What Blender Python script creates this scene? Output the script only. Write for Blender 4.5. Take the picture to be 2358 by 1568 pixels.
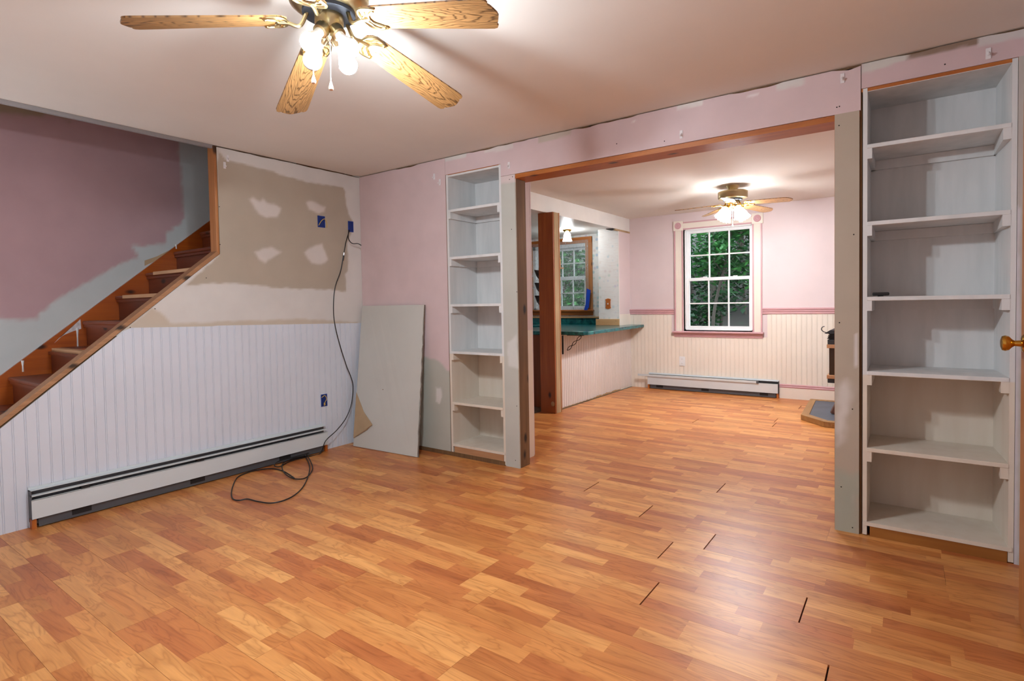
import bpy, bmesh, math, random
import numpy as np
from mathutils import Matrix, Vector
R_ = random.Random(7)
PI = math.pi
for o in list(bpy.data.objects): bpy.data.objects.remove(o)
S = bpy.context.scene
COL = S.collection

# ------------------------------------------------------------------ camera
FPX, YAW, PITCH, ROLL, CY = 1273.9942, .6207, -.0302, -.0178, 737.4611
CAM = np.array([0., 0., 1.15])
def _axes():
    fw = np.array([-math.sin(YAW)*math.cos(PITCH), math.cos(YAW)*math.cos(PITCH), math.sin(PITCH)])
    r = np.array([math.cos(YAW), math.sin(YAW), 0]); u = np.cross(r, fw)
    c, s = math.cos(ROLL), math.sin(ROLL)
    return fw, c*r + s*u, -s*r + c*u
FW, RT, UP = _axes()
cam = bpy.data.cameras.new('camera'); co = bpy.data.objects.new('camera', cam); COL.objects.link(co)
cam.sensor_fit = 'HORIZONTAL'; cam.sensor_width = 36; cam.lens = 36*FPX/2358
cam.shift_y = -(784 - CY)/2358
cam.clip_start = .02; cam.clip_end = 200
m = Matrix.Identity(4)
for i in range(3):
    m[i][0], m[i][1], m[i][2], m[i][3] = RT[i], UP[i], -FW[i], CAM[i]
co.matrix_world = m
S.camera = co
def px(x, y, ax, val):
    """world point where the sight line of photo pixel (x, y) meets the plane axis=val"""
    d = FW + RT*(x-1179)/FPX + UP*(CY-y)/FPX
    return CAM + d*(val-CAM[ax])/d[ax]

# ------------------------------------------------------------------ world, exposure
W = bpy.data.worlds.new('sky'); S.world = W; W.use_nodes = True
bg = W.node_tree.nodes['Background']
bg.inputs[0].default_value = (.80, .90, 1.0, 1); bg.inputs[1].default_value = 2.5
S.view_settings.view_transform = 'Standard'; S.view_settings.look = 'None'
S.view_settings.gamma = 1; S.view_settings.use_curve_mapping = False
S.view_settings.exposure = 1.42
S.cycles.max_bounces = 5; S.cycles.diffuse_bounces = 3; S.cycles.glossy_bounces = 3; S.cycles.transmission_bounces = 4; S.cycles.transparent_max_bounces = 8; S.cycles.adaptive_threshold = .02
FAN1_EMIT, FAN2_EMIT, PEND_EMIT = 430., 22., 17.

# room numbers (metres)
XL, YD, YB, XK, H, XR = -3.818, 3.129, 7.008, -3.044, 2.256, .392
XS = -4.72           # far wall of the stairs
YBACK = -1.9         # wall behind the camera
HK = 2.105           # kitchen ceiling
XKL = -5.6           # kitchen's far side

# ------------------------------------------------------------------ helpers
def lin(c):
    return tuple((v/12.92 if v <= .04045 else ((v+.055)/1.055)**2.4) for v in (x/255 for x in c))
OFF = {}
def thing(name, label, cat, loc, group=None):
    o = bpy.data.objects.new(name, None); COL.objects.link(o); o.location = loc
    o.empty_display_size = .1; OFF[o] = Vector(loc)
    tag(o, label, cat, group); return o
def tag(o, label=None, cat=None, group=None, kind=None):
    if label: o['label'] = label
    if cat: o['category'] = cat
    if group: o['group'] = group
    if kind: o['kind'] = kind
    return o
def struct(name, label=None, loc=(0, 0, 0)):
    o = bpy.data.objects.new(name, None); COL.objects.link(o); o.location = loc; OFF[o] = Vector(loc)
    return tag(o, label, kind='structure')
def shade(me, ang=40):
    me.shade_smooth()
    try: me.set_sharp_from_angle(angle=math.radians(ang))
    except Exception: pass
def obj(name, b, mat, parent=None, smooth=False, mtx=None, bevel=0):
    """one bmesh (world coordinates, or local ones when mtx is given) becomes one mesh object"""
    bm = b.bm if isinstance(b, B) else b
    off = OFF.get(parent, Vector()) if parent else Vector()
    bmesh.ops.recalc_face_normals(bm, faces=bm.faces[:])
    if mtx is None and off.length: bmesh.ops.translate(bm, verts=bm.verts[:], vec=-off)
    me = bpy.data.meshes.new(name); bm.to_mesh(me); bm.free()
    if smooth: shade(me)
    if mat: me.materials.append(mat)
    o = bpy.data.objects.new(name, me); COL.objects.link(o)
    if parent: o.parent = parent
    if mtx is not None: o.matrix_local = Matrix.Translation(-off) @ mtx
    OFF[o] = off
    if bevel:
        md = o.modifiers.new('bevel', 'BEVEL'); md.width = bevel; md.segments = 2; md.limit_method = 'ANGLE'
    return o
def inst(o, name, parent, loc=None, mtx=None):
    c = bpy.data.objects.new(name, o.data); COL.objects.link(c); c.parent = parent
    if loc is not None: c.location = Vector(loc) - OFF.get(parent, Vector())
    if mtx is not None: c.matrix_local = Matrix.Translation(-OFF.get(parent, Vector())) @ mtx
    OFF[c] = OFF.get(parent, Vector()); return c

class B:
    def __init__(s): s.bm = bmesh.new()
    def box(s, x0, x1, y0, y1, z0, z1):
        v = [s.bm.verts.new((x, y, z)) for x in (x0, x1) for y in (y0, y1) for z in (z0, z1)]
        for f in ((0,1,3,2),(4,6,7,5),(0,4,5,1),(2,3,7,6),(0,2,6,4),(1,5,7,3)): s.bm.faces.new([v[i] for i in f])
        return s
    def prism(s, poly, ax, a0, a1):
        """poly: 2-D points in the two other axes (in x,y,z order), extruded along ax"""
        def P(p, a):
            q = list(p); q.insert(ax, a); return q
        lo = [s.bm.verts.new(P(p, a0)) for p in poly]; hi = [s.bm.verts.new(P(p, a1)) for p in poly]
        n = len(poly)
        s.bm.faces.new(lo[::-1]); s.bm.faces.new(hi)
        for i in range(n): s.bm.faces.new([lo[i], lo[(i+1) % n], hi[(i+1) % n], hi[i]])
        return s
    def tube(s, pts, r, n=8, closed=False):
        pts = [Vector(p) for p in pts]; N = len(pts); rings = []
        rr = r if hasattr(r, '__len__') else [r]*N
        up = Vector((0, 0, 1)); prev = None
        for i in range(N):
            a = pts[(i-1) % N] if closed or i else pts[i]; b_ = pts[(i+1) % N] if closed or i < N-1 else pts[i]
            t = (b_-a).normalized()
            if prev is None:
                u = t.cross(up if abs(t.z) < .95 else Vector((1, 0, 0))).normalized()
            else:
                u = (prev - t*prev.dot(t)).normalized()
            prev = u; v = t.cross(u)
            rings.append([s.bm.verts.new(pts[i] + (u*math.cos(2*PI*k/n) + v*math.sin(2*PI*k/n))*rr[i]) for k in range(n)])
        for i in range(N if closed else N-1):
            p, q = rings[i], rings[(i+1) % N]
            for k in range(n): s.bm.faces.new([p[k], p[(k+1) % n], q[(k+1) % n], q[k]])
        if not closed:
            s.bm.faces.new(rings[0][::-1]); s.bm.faces.new(rings[-1])
        return s
    def lathe(s, prof, n=24, M=None, wave=None):
        M = M or Matrix.Identity(4); rings = []
        for j, (r, z) in enumerate(prof):
            ring = []
            for k in range(n):
                a = 2*PI*k/n; q = r
                zz = z
                if wave: dr, dz = wave(j, a); q += dr; zz += dz
                ring.append(s.bm.verts.new(M @ Vector((q*math.cos(a), q*math.sin(a), zz))))
            rings.append(ring)
        for p, q in zip(rings, rings[1:]):
            for k in range(n): s.bm.faces.new([p[k], p[(k+1) % n], q[(k+1) % n], q[k]])
        s.bm.faces.new(rings[0][::-1]); s.bm.faces.new(rings[-1])
        return s
    def ball(s, c, r, n=12, sc=(1, 1, 1)):
        M = Matrix.Translation(c) @ Matrix.Diagonal((r*sc[0], r*sc[1], r*sc[2], 1))
        bmesh.ops.create_uvsphere(s.bm, u_segments=n, v_segments=max(6, n//2+2), radius=1, matrix=M); return s
    def xf(s, M):
        bmesh.ops.transform(s.bm, matrix=M, verts=s.bm.verts[:]); return s
def smooth_path(pts, k=8):
    """Catmull-Rom through the points"""
    P = [Vector(p) for p in pts]; P = [P[0]*2-P[1]] + P + [P[-1]*2-P[-2]]; out = []
    for i in range(1, len(P)-2):
        for j in range(k):
            t = j/k
            out.append(.5*((2*P[i]) + (P[i+1]-P[i-1])*t + (2*P[i-1]-5*P[i]+4*P[i+1]-P[i+2])*t*t + (3*P[i]-P[i-1]-3*P[i+1]+P[i+2])*t**3))
    out.append(P[-2]); return out
def aim(p, d):
    """matrix that puts local +z along d at p"""
    d = Vector(d).normalized(); q = Vector((0, 0, 1)).rotation_difference(d)
    return Matrix.Translation(p) @ q.to_matrix().to_4x4()

# ------------------------------------------------------------------ materials
class N:
    def __init__(s, name):
        s.m = bpy.data.materials.new(name); s.m.use_nodes = True; s.t = s.m.node_tree
        s.b = s.t.nodes['Principled BSDF']; s.out = s.t.nodes['Material Output']
    def n(s, typ, **kw):
        o = s.t.nodes.new(typ)
        for k, v in kw.items(): setattr(o, k, v)
        return o
    def l(s, a, b): s.t.links.new(a, b)
    def coord(s, scale=(1, 1, 1), kind='Object', loc=(0, 0, 0)):
        tc = s.n('ShaderNodeTexCoord'); mp = s.n('ShaderNodeMapping')
        mp.inputs['Scale'].default_value = scale; mp.inputs['Location'].default_value = loc
        s.l(tc.outputs[kind], mp.inputs[0]); return mp.outputs[0]
    def noise(s, vec, scale=5, detail=3, rough=.5, dist=0):
        o = s.n('ShaderNodeTexNoise'); o.inputs['Scale'].default_value = scale; o.inputs['Detail'].default_value = detail
        o.inputs['Roughness'].default_value = rough; o.inputs['Distortion'].default_value = dist
        if vec is not None: s.l(vec, o.inputs['Vector'])
        return o.outputs['Fac']
    def ramp(s, fac, stops):
        o = s.n('ShaderNodeValToRGB'); e = o.color_ramp.elements
        while len(e) > 1: e.remove(e[-1])
        for i, (p, c) in enumerate(stops):
            q = e[0] if i == 0 else e.new(p)
            q.position = p; q.color = (*c, 1) if len(c) == 3 else c
        s.l(fac, o.inputs[0]); return o.outputs[0]
    def math(s, op, a, b=None, c=None):
        o = s.n('ShaderNodeMath', operation=op)
        for i, v in enumerate((a, b, c)):
            if v is None: continue
            if hasattr(v, 'is_output'): s.l(v, o.inputs[i])
            else: o.inputs[i].default_value = v
        return o.outputs[0]
    def mix(s, fac, a, b, mode='MIX'):
        o = s.n('ShaderNodeMix', data_type='RGBA', blend_type=mode)
        for k, v in ((0, fac), (6, a), (7, b)):
            if hasattr(v, 'is_output'): s.l(v, o.inputs[k])
            else: o.inputs[k].default_value = v if k == 0 else (*v, 1)
        return o.outputs[2]
    def bump(s, h, strength=.2, dist=.002):
        o = s.n('ShaderNodeBump'); o.inputs['Strength'].default_value = strength; o.inputs['Distance'].default_value = dist
        s.l(h, o.inputs['Height']); s.l(o.outputs[0], s.b.inputs['Normal'])
    def fin(s, col=None, rough=.5, metal=0, spec=None):
        if col is not None:
            if hasattr(col, 'is_output'): s.l(col, s.b.inputs['Base Color'])
            else: s.b.inputs['Base Color'].default_value = (*col, 1)
        s.b.inputs['Roughness'].default_value = rough; s.b.inputs['Metallic'].default_value = metal
        if spec is not None: s.b.inputs['Specular IOR Level'].default_value = spec
        return s.m
def paint(name, c, rough=.55, var=.06, scale=4, spec=.4, bump=.08):
    n = N(name); v = n.coord(); c = lin(c)
    f = n.noise(v, scale, 4)
    col = n.ramp(f, [(.3, tuple(x*(1-var) for x in c)), (.7, tuple(min(1, x*(1+var)) for x in c))])
    if bump: n.bump(n.noise(v, 90, 2), bump, .001)
    return n.fin(col, rough, spec=spec)
def plain(name, c, rough=.5, metal=0, spec=None):
    return N(name).fin(lin(c), rough, metal, spec)
def vpaint(name, rough=.7):
    n = N(name); a = n.n('ShaderNodeAttribute', attribute_name='paint')
    v = n.coord(); f = n.noise(v, 6, 5)
    g = n.ramp(f, [(.3, (.93, .93, .93)), (.7, (1, 1, 1))])
    n.bump(n.noise(v, 60, 3), .12, .001)
    return n.fin(n.mix(1., a.outputs['Color'], g, 'MULTIPLY'), rough, spec=.3)
def wood(name, c1, c2, axis=2, fine=60, rough=.5, knots=True, c3=None):
    n = N(name); sc = [fine, fine, fine]; sc[axis] = fine*.05
    v = n.coord(tuple(sc)); f = n.noise(v, 1, 4, .6, .6)
    col = n.ramp(f, [(.3, lin(c1)), (.68, lin(c2))])
    s2 = [5., 5., 5.]; s2[axis] = 1.4
    v2 = n.coord(tuple(s2)); g = n.noise(v2, 1, 2)
    col = n.mix(n.ramp(g, [(.4, (0,)*3), (.7, (1,)*3)]), col, lin(c3 or c1))
    if knots:
        s3 = [7., 7., 7.]; s3[axis] = 3.5
        vo = n.n('ShaderNodeTexVoronoi'); n.l(n.coord(tuple(s3), loc=(.3, .7, .2)), vo.inputs['Vector']); vo.inputs['Scale'].default_value = 1
        k = n.ramp(vo.outputs['Distance'], [(.07, (1,)*3), (.16, (0,)*3)])
        col = n.mix(k, col, tuple(x*.12 for x in lin(c1)))
    n.bump(f, .15, .001)
    return n.fin(col, rough)
M = {}
M['drywall'] = vpaint('painted_drywall')
M['ceiling'] = paint('ceiling_paint', (230, 222, 213), .75, .025, 2, .2)
M['pink'] = paint('pink_wall_paint', (224, 207, 206), .6, .03, 3)
M['pinktrim'] = paint('dusty_rose_trim', (205, 160, 164), .4, .04, 12)
M['cream'] = paint('cream_beadboard', (238, 228, 214), .45, .03, 3)
M['bead'] = paint('white_beadboard', (222, 226, 236), .45, .03, 3)
def mk_shelf():
    n = N('white_shelf_paint'); g = n.n('ShaderNodeNewGeometry'); sp = n.n('ShaderNodeSeparateXYZ'); n.l(g.outputs['Position'], sp.inputs[0])
    k = n.ramp(sp.outputs[2], [(.776, (1,)*3), (.782, (0,)*3)])
    f = n.noise(n.coord((14, 14, 2.2)), 1, 4)
    w = n.ramp(f, [(.30, lin((216, 216, 214))), (.6, lin((230, 228, 226)))]); cr = n.ramp(f, [(.32, lin((224, 210, 192))), (.6, lin((230, 218, 202)))])
    return n.fin(n.mix(k, w, cr), .5, spec=.4)
M['white'] = mk_shelf()
M['whitetrim'] = paint('white_trim', (235, 232, 226), .4, .03, 6)
M['vinyl'] = plain('white_vinyl', (236, 238, 238), .35)
M['heater'] = paint('enamelled_heater', (214, 220, 222), .35, .02, 5)
M['heaterdark'] = plain('heater_dark_steel', (92, 94, 98), .5, .3)  # dark grey steel of the heater's back, bottom and end plates
M['finblack'] = plain('black_fin', (24, 24, 26), .6)
M['black'] = plain('black_rubber', (18, 17, 17), .45)
M['iron'] = plain('black_iron', (26, 24, 24), .5, .3)
M['castiron'] = plain('cast_iron', (40, 41, 44), .6, .2)
M['brass'] = plain('antique_brass', (188, 170, 128), .28, 1)
M['gold'] = plain('polished_brass', (206, 160, 70), .18, 1)
M['darkmetal'] = plain('dark_flywheel', (50, 54, 62), .5, .4)
M['blue'] = plain('blue_box_plastic', (18, 62, 158), .4)
M['tape'] = plain('blue_masking_tape', (24, 78, 205), .6)
M['wire'] = plain('yellow_wire', (212, 180, 96), .5)
M['pine'] = wood('orange_pine', (174, 112, 64), (202, 140, 88), 2, 50, .45)
M['piney'] = wood('tan_pine_along_y', (164, 116, 78), (190, 142, 102), 1, 50, .5)
M['pinex'] = wood('orange_pine_along_x', (168, 92, 34), (200, 124, 56), 0, 50, .45)
M['stair'] = wood('dark_stained_pine', (110, 46, 16), (140, 64, 24), 0, 40, .42)
M['stairy'] = wood('stained_pine_skirt', (156, 70, 14), (184, 92, 26), 1, 26, .3)
M['worn'] = wood('worn_tread_wood', (196, 148, 106), (226, 184, 142), 0, 40, .6, False)
M['oldwood'] = wood('old_brown_stud', (102, 72, 44), (136, 100, 64), 2, 40, .75)
M['weather'] = wood('weathered_post_face', (160, 132, 96), (204, 174, 134), 2, 60, .8, False)
M['postred'] = wood('reddish_pine_post', (146, 74, 28), (172, 96, 42), 2, 34, .35)
M['ply'] = wood('bare_plywood', (178, 128, 88), (206, 160, 120), 0, 30, .7, False)
M['toe'] = wood('ochre_board', (150, 92, 36), (178, 120, 54), 0, 30, .5, False)
M['maple'] = wood('pale_maple_strip', (200, 156, 106), (218, 176, 128), 0, 30, .5, False)
M['cab'] = wood('cherry_cabinet', (118, 56, 22), (144, 76, 34), 2, 30, .4, False)
M['void'] = plain('dark_gap', (30, 22, 18), .9)
M['paper'] = paint('torn_kraft_paper', (186, 158, 124), .9, .06, 8)
M['gyp'] = paint('grey_drywall_face', (205, 202, 194), .85, .035, 2.5, .2)
M['gypedge'] = paint('broken_gypsum_edge', (120, 108, 98), .9, .3, 40, .1)
M['slate'] = paint('slate_tile', (84, 90, 102), .5, .12, 6)
M['hearthwood'] = wood('oak_hearth_frame', (150, 106, 58), (180, 136, 82), 1, 40, .45, False)
M['bulboff'] = plain('frosted_bulb_glass', (226, 228, 236), .25)
M['porcelain'] = plain('socket_white', (226, 226, 222), .4)
M['clear'] = plain('clear_plastic_hook', (236, 230, 230), .2)
M['knobwood'] = plain('pull_knob_wood', (230, 190, 160), .5)
M['rust'] = wood('copper_orange_block', (176, 92, 30), (200, 116, 46), 2, 40, .5, False)
def emit(name, c, s):
    n = N(name); n.fin((.9, .9, .9), .4)
    n.b.inputs['Emission Color'].default_value = (*c, 1); n.b.inputs['Emission Strength'].default_value = s
    return n.m
M['bulb'] = emit('lit_bulb', (.80, .91, 1.), FAN1_EMIT)
M['shade2'] = emit('lit_glass_shade', (.93, .96, 1.), FAN2_EMIT)
M['bulb2'] = emit('lit_bulb_in_shade', (.93, .96, 1.), 440.)
M['shade3'] = emit('lit_pendant_shade', (.90, .96, 1.), PEND_EMIT)
def mk_glass():
    n = N('window_glass'); t = n.n('ShaderNodeBsdfTransparent'); t.inputs[0].default_value = (.96, .98, .97, 1)
    g = n.n('ShaderNodeBsdfGlossy'); g.inputs['Roughness'].default_value = .02
    fr = n.n('ShaderNodeFresnel'); fr.inputs[0].default_value = 1.25
    mx = n.n('ShaderNodeMixShader'); n.l(fr.outputs[0], mx.inputs[0]); n.l(t.outputs[0], mx.inputs[1]); n.l(g.outputs[0], mx.inputs[2])
    n.l(mx.outputs[0], n.out.inputs[0]); return n.m
M['glass'] = mk_glass()
def mk_film():
    n = N('clear_plastic_film'); t = n.n('ShaderNodeBsdfTransparent'); t.inputs[0].default_value = (.93, .95, .96, 1)
    n.fin((.85, .88, .9), .12); v = n.coord((9, 9, 3.2)); n.bump(n.noise(v, 2.2, 3, .55, 1.2), 1., .05)
    f = n.ramp(n.noise(n.coord((14, 14, 5)), 2.5, 4, .6, 1.5), [(.42, (.16,)*3), (.60, (.24,)*3), (.66, (.75,)*3)])  # denser white patches stand in for highlights on the wrinkles
    mx = n.n('ShaderNodeMixShader'); n.l(f, mx.inputs[0]); n.l(t.outputs[0], mx.inputs[1]); n.l(n.b.outputs[0], mx.inputs[2])
    n.l(mx.outputs[0], n.out.inputs[0]); return n.m
M['film'] = mk_film()
def mk_floor():
    n = N('cherry_laminate')
    a = n.n('ShaderNodeAttribute', attribute_name='tone'); sd = n.n('ShaderNodeAttribute', attribute_name='seed')
    tc = n.n('ShaderNodeNewGeometry'); mp = n.n('ShaderNodeMapping'); n.l(tc.outputs['Position'], mp.inputs[0])
    mp.inputs['Scale'].default_value = (1.6, 9., 1)
    cx = n.n('ShaderNodeCombineXYZ'); n.l(sd.outputs['Fac'], cx.inputs[2]); n.l(sd.outputs['Fac'], cx.inputs[0])
    ad = n.n('ShaderNodeVectorMath', operation='ADD'); n.l(mp.outputs[0], ad.inputs[0]); n.l(cx.outputs[0], ad.inputs[1])
    f = n.noise(ad.outputs[0], 1.6, 3, .5, .7)
    bands = n.math('PINGPONG', n.math('MULTIPLY', f, 14.), 1.)
    line = n.ramp(bands, [(.0, (.80, .72, .64)), (.22, (.93, .90, .87)), (.5, (1,)*3), (1., (1.04, 1.04, 1.04))])
    mp2 = n.n('ShaderNodeMapping'); n.l(ad.outputs[0], mp2.inputs[0]); mp2.inputs['Scale'].default_value = (3, 14, 1)
    fine = n.ramp(n.noise(mp2.outputs[0], 1.5, 3), [(.3, (.93, .92, .90)), (.7, (1.03, 1.03, 1.03))])
    base = n.ramp(a.outputs['Fac'], [(.0, lin((192, 112, 60))), (.3, lin((208, 134, 72))), (.7, lin((219, 148, 82))), (1., lin((229, 163, 95)))])
    lo = n.ramp(n.noise(ad.outputs[0], 1.1, 2, .5, .4), [(.40, (1.03, 1.03, 1.03)), (.72, (.70, .58, .50))])
    c = n.mix(1., base, line, 'MULTIPLY'); c = n.mix(1., c, fine, 'MULTIPLY'); c = n.mix(.8, c, lo, 'MULTIPLY')
    n.fin(c, .36, spec=.42); return n.m
M['floor'] = mk_floor()
def mk_oak(name, c1, c2):
    n = N(name); tc = n.n('ShaderNodeTexCoord'); sp = n.n('ShaderNodeSeparateXYZ'); n.l(tc.outputs['Object'], sp.inputs[0])
    nz = n.noise(n.coord((3.5, 22, 1)), 1, 3, .55)
    y = sp.outputs[1]
    y2 = n.math('MULTIPLY', n.math('MULTIPLY', y, y), 900.)           # cathedral arches along the blade
    q = n.math('ADD', n.math('MULTIPLY', sp.outputs[0], 9.), y2); q = n.math('ADD', q, n.math('MULTIPLY', nz, 3.2))
    w = n.math('FRACT', n.math('MULTIPLY', q, 1.9))
    col = n.ramp(w, [(.0, lin(c2)), (.22, lin(c1)), (.80, lin(c1)), (1., lin(c2))])
    g = n.ramp(n.noise(n.coord((9, 190, 1)), 1, 3), [(.38, (.72,)*3), (.6, (1,)*3)])
    return n.fin(n.mix(1., col, g, 'MULTIPLY'), .32)
M['oak'] = mk_oak('oak_fan_blade', (170, 124, 76), (92, 62, 34))
def mk_teal():
    n = N('teal_marble_laminate'); v = n.coord()
    c = n.ramp(n.noise(v, 9, 5, .65, 1.5), [(.3, lin((10, 62, 68))), (.52, lin((24, 104, 108))), (.66, lin((40, 128, 128))), (.78, lin((120, 180, 176)))])
    return n.fin(c, .18)
M['teal'] = mk_teal()
def mk_wallpaper():
    n = N('sailboat_wallpaper'); v = n.coord((1, 1, 1)); vo = n.n('ShaderNodeTexVoronoi'); vo.inputs['Scale'].default_value = 15.; vo.inputs['Randomness'].default_value = .55
    n.l(v, vo.inputs['Vector'])
    k = n.ramp(vo.outputs['Distance'], [(.18, (1,)*3), (.42, (0,)*3)])
    sp = n.n('ShaderNodeSeparateColor'); n.l(vo.outputs['Color'], sp.inputs[0])
    hue = n.ramp(sp.outputs[0], [(0., lin((160, 186, 216))), (.4, lin((158, 208, 200))), (.7, lin((232, 208, 184))), (1., lin((196, 188, 214)))])
    st = n.ramp(n.noise(n.coord((3, 3, 30)), 3, 3), [(.5, lin((238, 236, 232))), (.7, lin((232, 226, 220)))])
    return n.fin(n.mix(n.math('MULTIPLY', k, .6), st, hue), .6)
M['wallpaper'] = mk_wallpaper()
def mk_kfloor():
    n = N('worn_stone_vinyl'); c = n.ramp(n.noise(n.coord(), 14, 4, .6), [(.35, lin((70, 66, 56))), (.65, lin((128, 122, 106)))])
    return n.fin(c, .5)
M['kfloor'] = mk_kfloor()
def mk_leaf():
    n = N('leaf_green'); oi = n.n('ShaderNodeAttribute', attribute_name='tone')
    c = n.ramp(oi.outputs['Fac'], [(0., lin((8, 30, 16))), (.5, lin((24, 68, 34))), (1., lin((60, 118, 56)))])
    n.fin(c, .4); tr = n.n('ShaderNodeBsdfTranslucent'); n.l(c, tr.inputs[0])
    mx = n.n('ShaderNodeMixShader'); mx.inputs[0].default_value = .35; n.l(n.b.outputs[0], mx.inputs[1]); n.l(tr.outputs[0], mx.inputs[2]); n.l(mx.outputs[0], n.out.inputs[0])
    return n.m
M['leaf'] = mk_leaf()
M['bark'] = wood('bark', (44, 38, 32), (68, 60, 52), 2, 30, .9, False)
def mk_ground():
    n = N('leaf_litter'); c = n.ramp(n.noise(n.coord(), 3.5, 5, .7), [(.3, lin((16, 17, 13))), (.55, lin((40, 35, 30))), (.75, lin((26, 42, 22)))])
    return n.fin(c, .9)
M['ground'] = mk_ground()

# ------------------------------------------------------------------ painted drywall sheets
def pnoise(u, v, s=1.):
    return (np.sin(u*23.1*s+v*7.7*s+1.3)+np.sin(v*31.7*s-u*11.3*s+.4)+.6*np.sin(u*71*s+2.+v*13*s)+.6*np.sin(v*83*s+u*29*s)+.35*np.sin(u*171*s-v*61*s))/3.5
def sdist(P, poly):
    """signed distance (positive inside) of points P (N,2) to a polygon"""
    poly = np.asarray(poly); d = np.full(len(P), 1e9); ins = np.zeros(len(P), bool)
    for a, b in zip(poly, np.roll(poly, -1, 0)):
        e = b-a; w = P-a; t = np.clip((w@e)/max(e@e, 1e-12), 0, 1)
        d = np.minimum(d, np.hypot(*(w-t[:, None]*e).T))
        c = ((a[1] <= P[:, 1]) & (b[1] > P[:, 1])) | ((b[1] <= P[:, 1]) & (a[1] > P[:, 1]))
        with np.errstate(divide='ignore', invalid='ignore'):
            xi = a[0] + (P[:, 1]-a[1])/(b[1]-a[1])*e[0]
        ins ^= c & (P[:, 0] < xi)
    return np.where(ins, d, -d)
def pixpoly(pts, ax, val):
    keep = [i for i in range(3) if i != ax]
    return [tuple(px(x, y, ax, val)[keep]) for x, y in pts]
def sheet(name, ax, val, u0, u1, z0, z1, base, layers, parent, step=.012, thick=.012, side=1, cut=None, jag=None):
    """drywall sheet in the plane axis=val, u along the other horizontal axis; layers = (polygon, sRGB, feather, wobble)"""
    nu = max(1, round((u1-u0)/step)); nz = max(1, round((z1-z0)/step)); bm = bmesh.new()
    rows = []
    for j in range(nz+1):
        row = []
        for i in range(nu+1):
            u = u0+(u1-u0)*i/nu; z = z0+(z1-z0)*j/nz
            if jag and j == nz: z -= jag(u)
            row.append(bm.verts.new((val, u, z) if ax == 0 else (u, val, z)))
        rows.append(row)
    for j in range(nz):
        for i in range(nu): bm.faces.new([rows[j][i], rows[j][i+1], rows[j+1][i+1], rows[j+1][i]])
    for co_, no in (cut or []):
        bmesh.ops.bisect_plane(bm, geom=bm.verts[:]+bm.edges[:]+bm.faces[:], plane_co=co_, plane_no=no, clear_outer=True)
    inward = Vector((-side, 0, 0)) if ax == 0 else Vector((0, -side, 0))
    V = np.array([v.co for v in bm.verts])
    r = bmesh.ops.extrude_face_region(bm, geom=bm.faces[:])
    back = [g for g in r['geom'] if isinstance(g, bmesh.types.BMVert)]
    bmesh.ops.translate(bm, verts=back, vec=inward*thick)
    off = OFF.get(parent, Vector())
    V = np.array([v.co for v in bm.verts])
    P = V[:, [1 if ax == 0 else 0, 2]]
    col = np.tile(np.array(lin(base)), (len(P), 1))
    for poly, c, feather, wob in layers:
        Q = P + np.stack([pnoise(P[:, 0], P[:, 1]), pnoise(P[:, 1]+3.1, P[:, 0]-1.7)], -1)*wob
        m_ = np.clip(sdist(Q, poly)/(2*feather)+.5, 0, 1); m_ = m_*m_*(3-2*m_)
        col = col*(1-m_[:, None]) + np.array(lin(c))*m_[:, None]
    o = obj(name, bm, M['drywall'], parent)
    at = o.data.color_attributes.new('paint', 'FLOAT_COLOR', 'POINT')
    at.data.foreach_set('color', np.concatenate([col, np.ones((len(col), 1))], 1).astype(np.float32).ravel())
    return o
PINK, TAN, MUD, GREYW = (222, 198, 197), (188, 174, 156), (224, 218, 212), (204, 206, 204)

# ================================================================== FLOOR
floor = struct('floor', 'floor of orange cherry laminate boards')
obj('subfloor', B().box(XL-.02, XR+.02, YBACK, YB, -.06, -.009), M['void'], floor)
ROWS = .2015; Y0 = 1.95
GAPX = {0: -.822, 1: -.31, 2: -.905, 3: -.762, 4: -1.162, 5: -1.60, 7: -.924, -1: -.197, 16: -1.641, 18: -1.009, 17: -.986, 22: -.92}
BL = 1.29
def make_plank(x0, x1, y0, y1):
    bm = bmesh.new(); tn = bm.faces.layers.float.new('tone'); sd = bm.faces.layers.float.new('seed')
    ys = [y0+(y1-y0)*k/3 for k in range(4)]
    for k in range(3):
        x = x0; L = R_.uniform(.12, .5)
        while x < x1-1e-4:
            e = x+L
            if e > x1-.07: e = x1
            f = bm.faces.new([bm.verts.new(p) for p in ((x, ys[k], 0), (e, ys[k], 0), (e, ys[k+1], 0), (x, ys[k+1], 0))])
            t = R_.random(); f[tn] = t*t*(3-2*t)*.6+t*.4; f[sd] = R_.uniform(0, 60)
            x = e; L = R_.uniform(.24, .52)
    for a, b in (((x0, y0), (x1, y0)), ((x1, y0), (x1, y1)), ((x1, y1), (x0, y1)), ((x0, y1), (x0, y0))):
        f = bm.faces.new([bm.verts.new(p) for p in ((*a, -.009), (*b, -.009), (*b, 0), (*a, 0))]); f[tn] = .0; f[sd] = 1
    return bm
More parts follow.
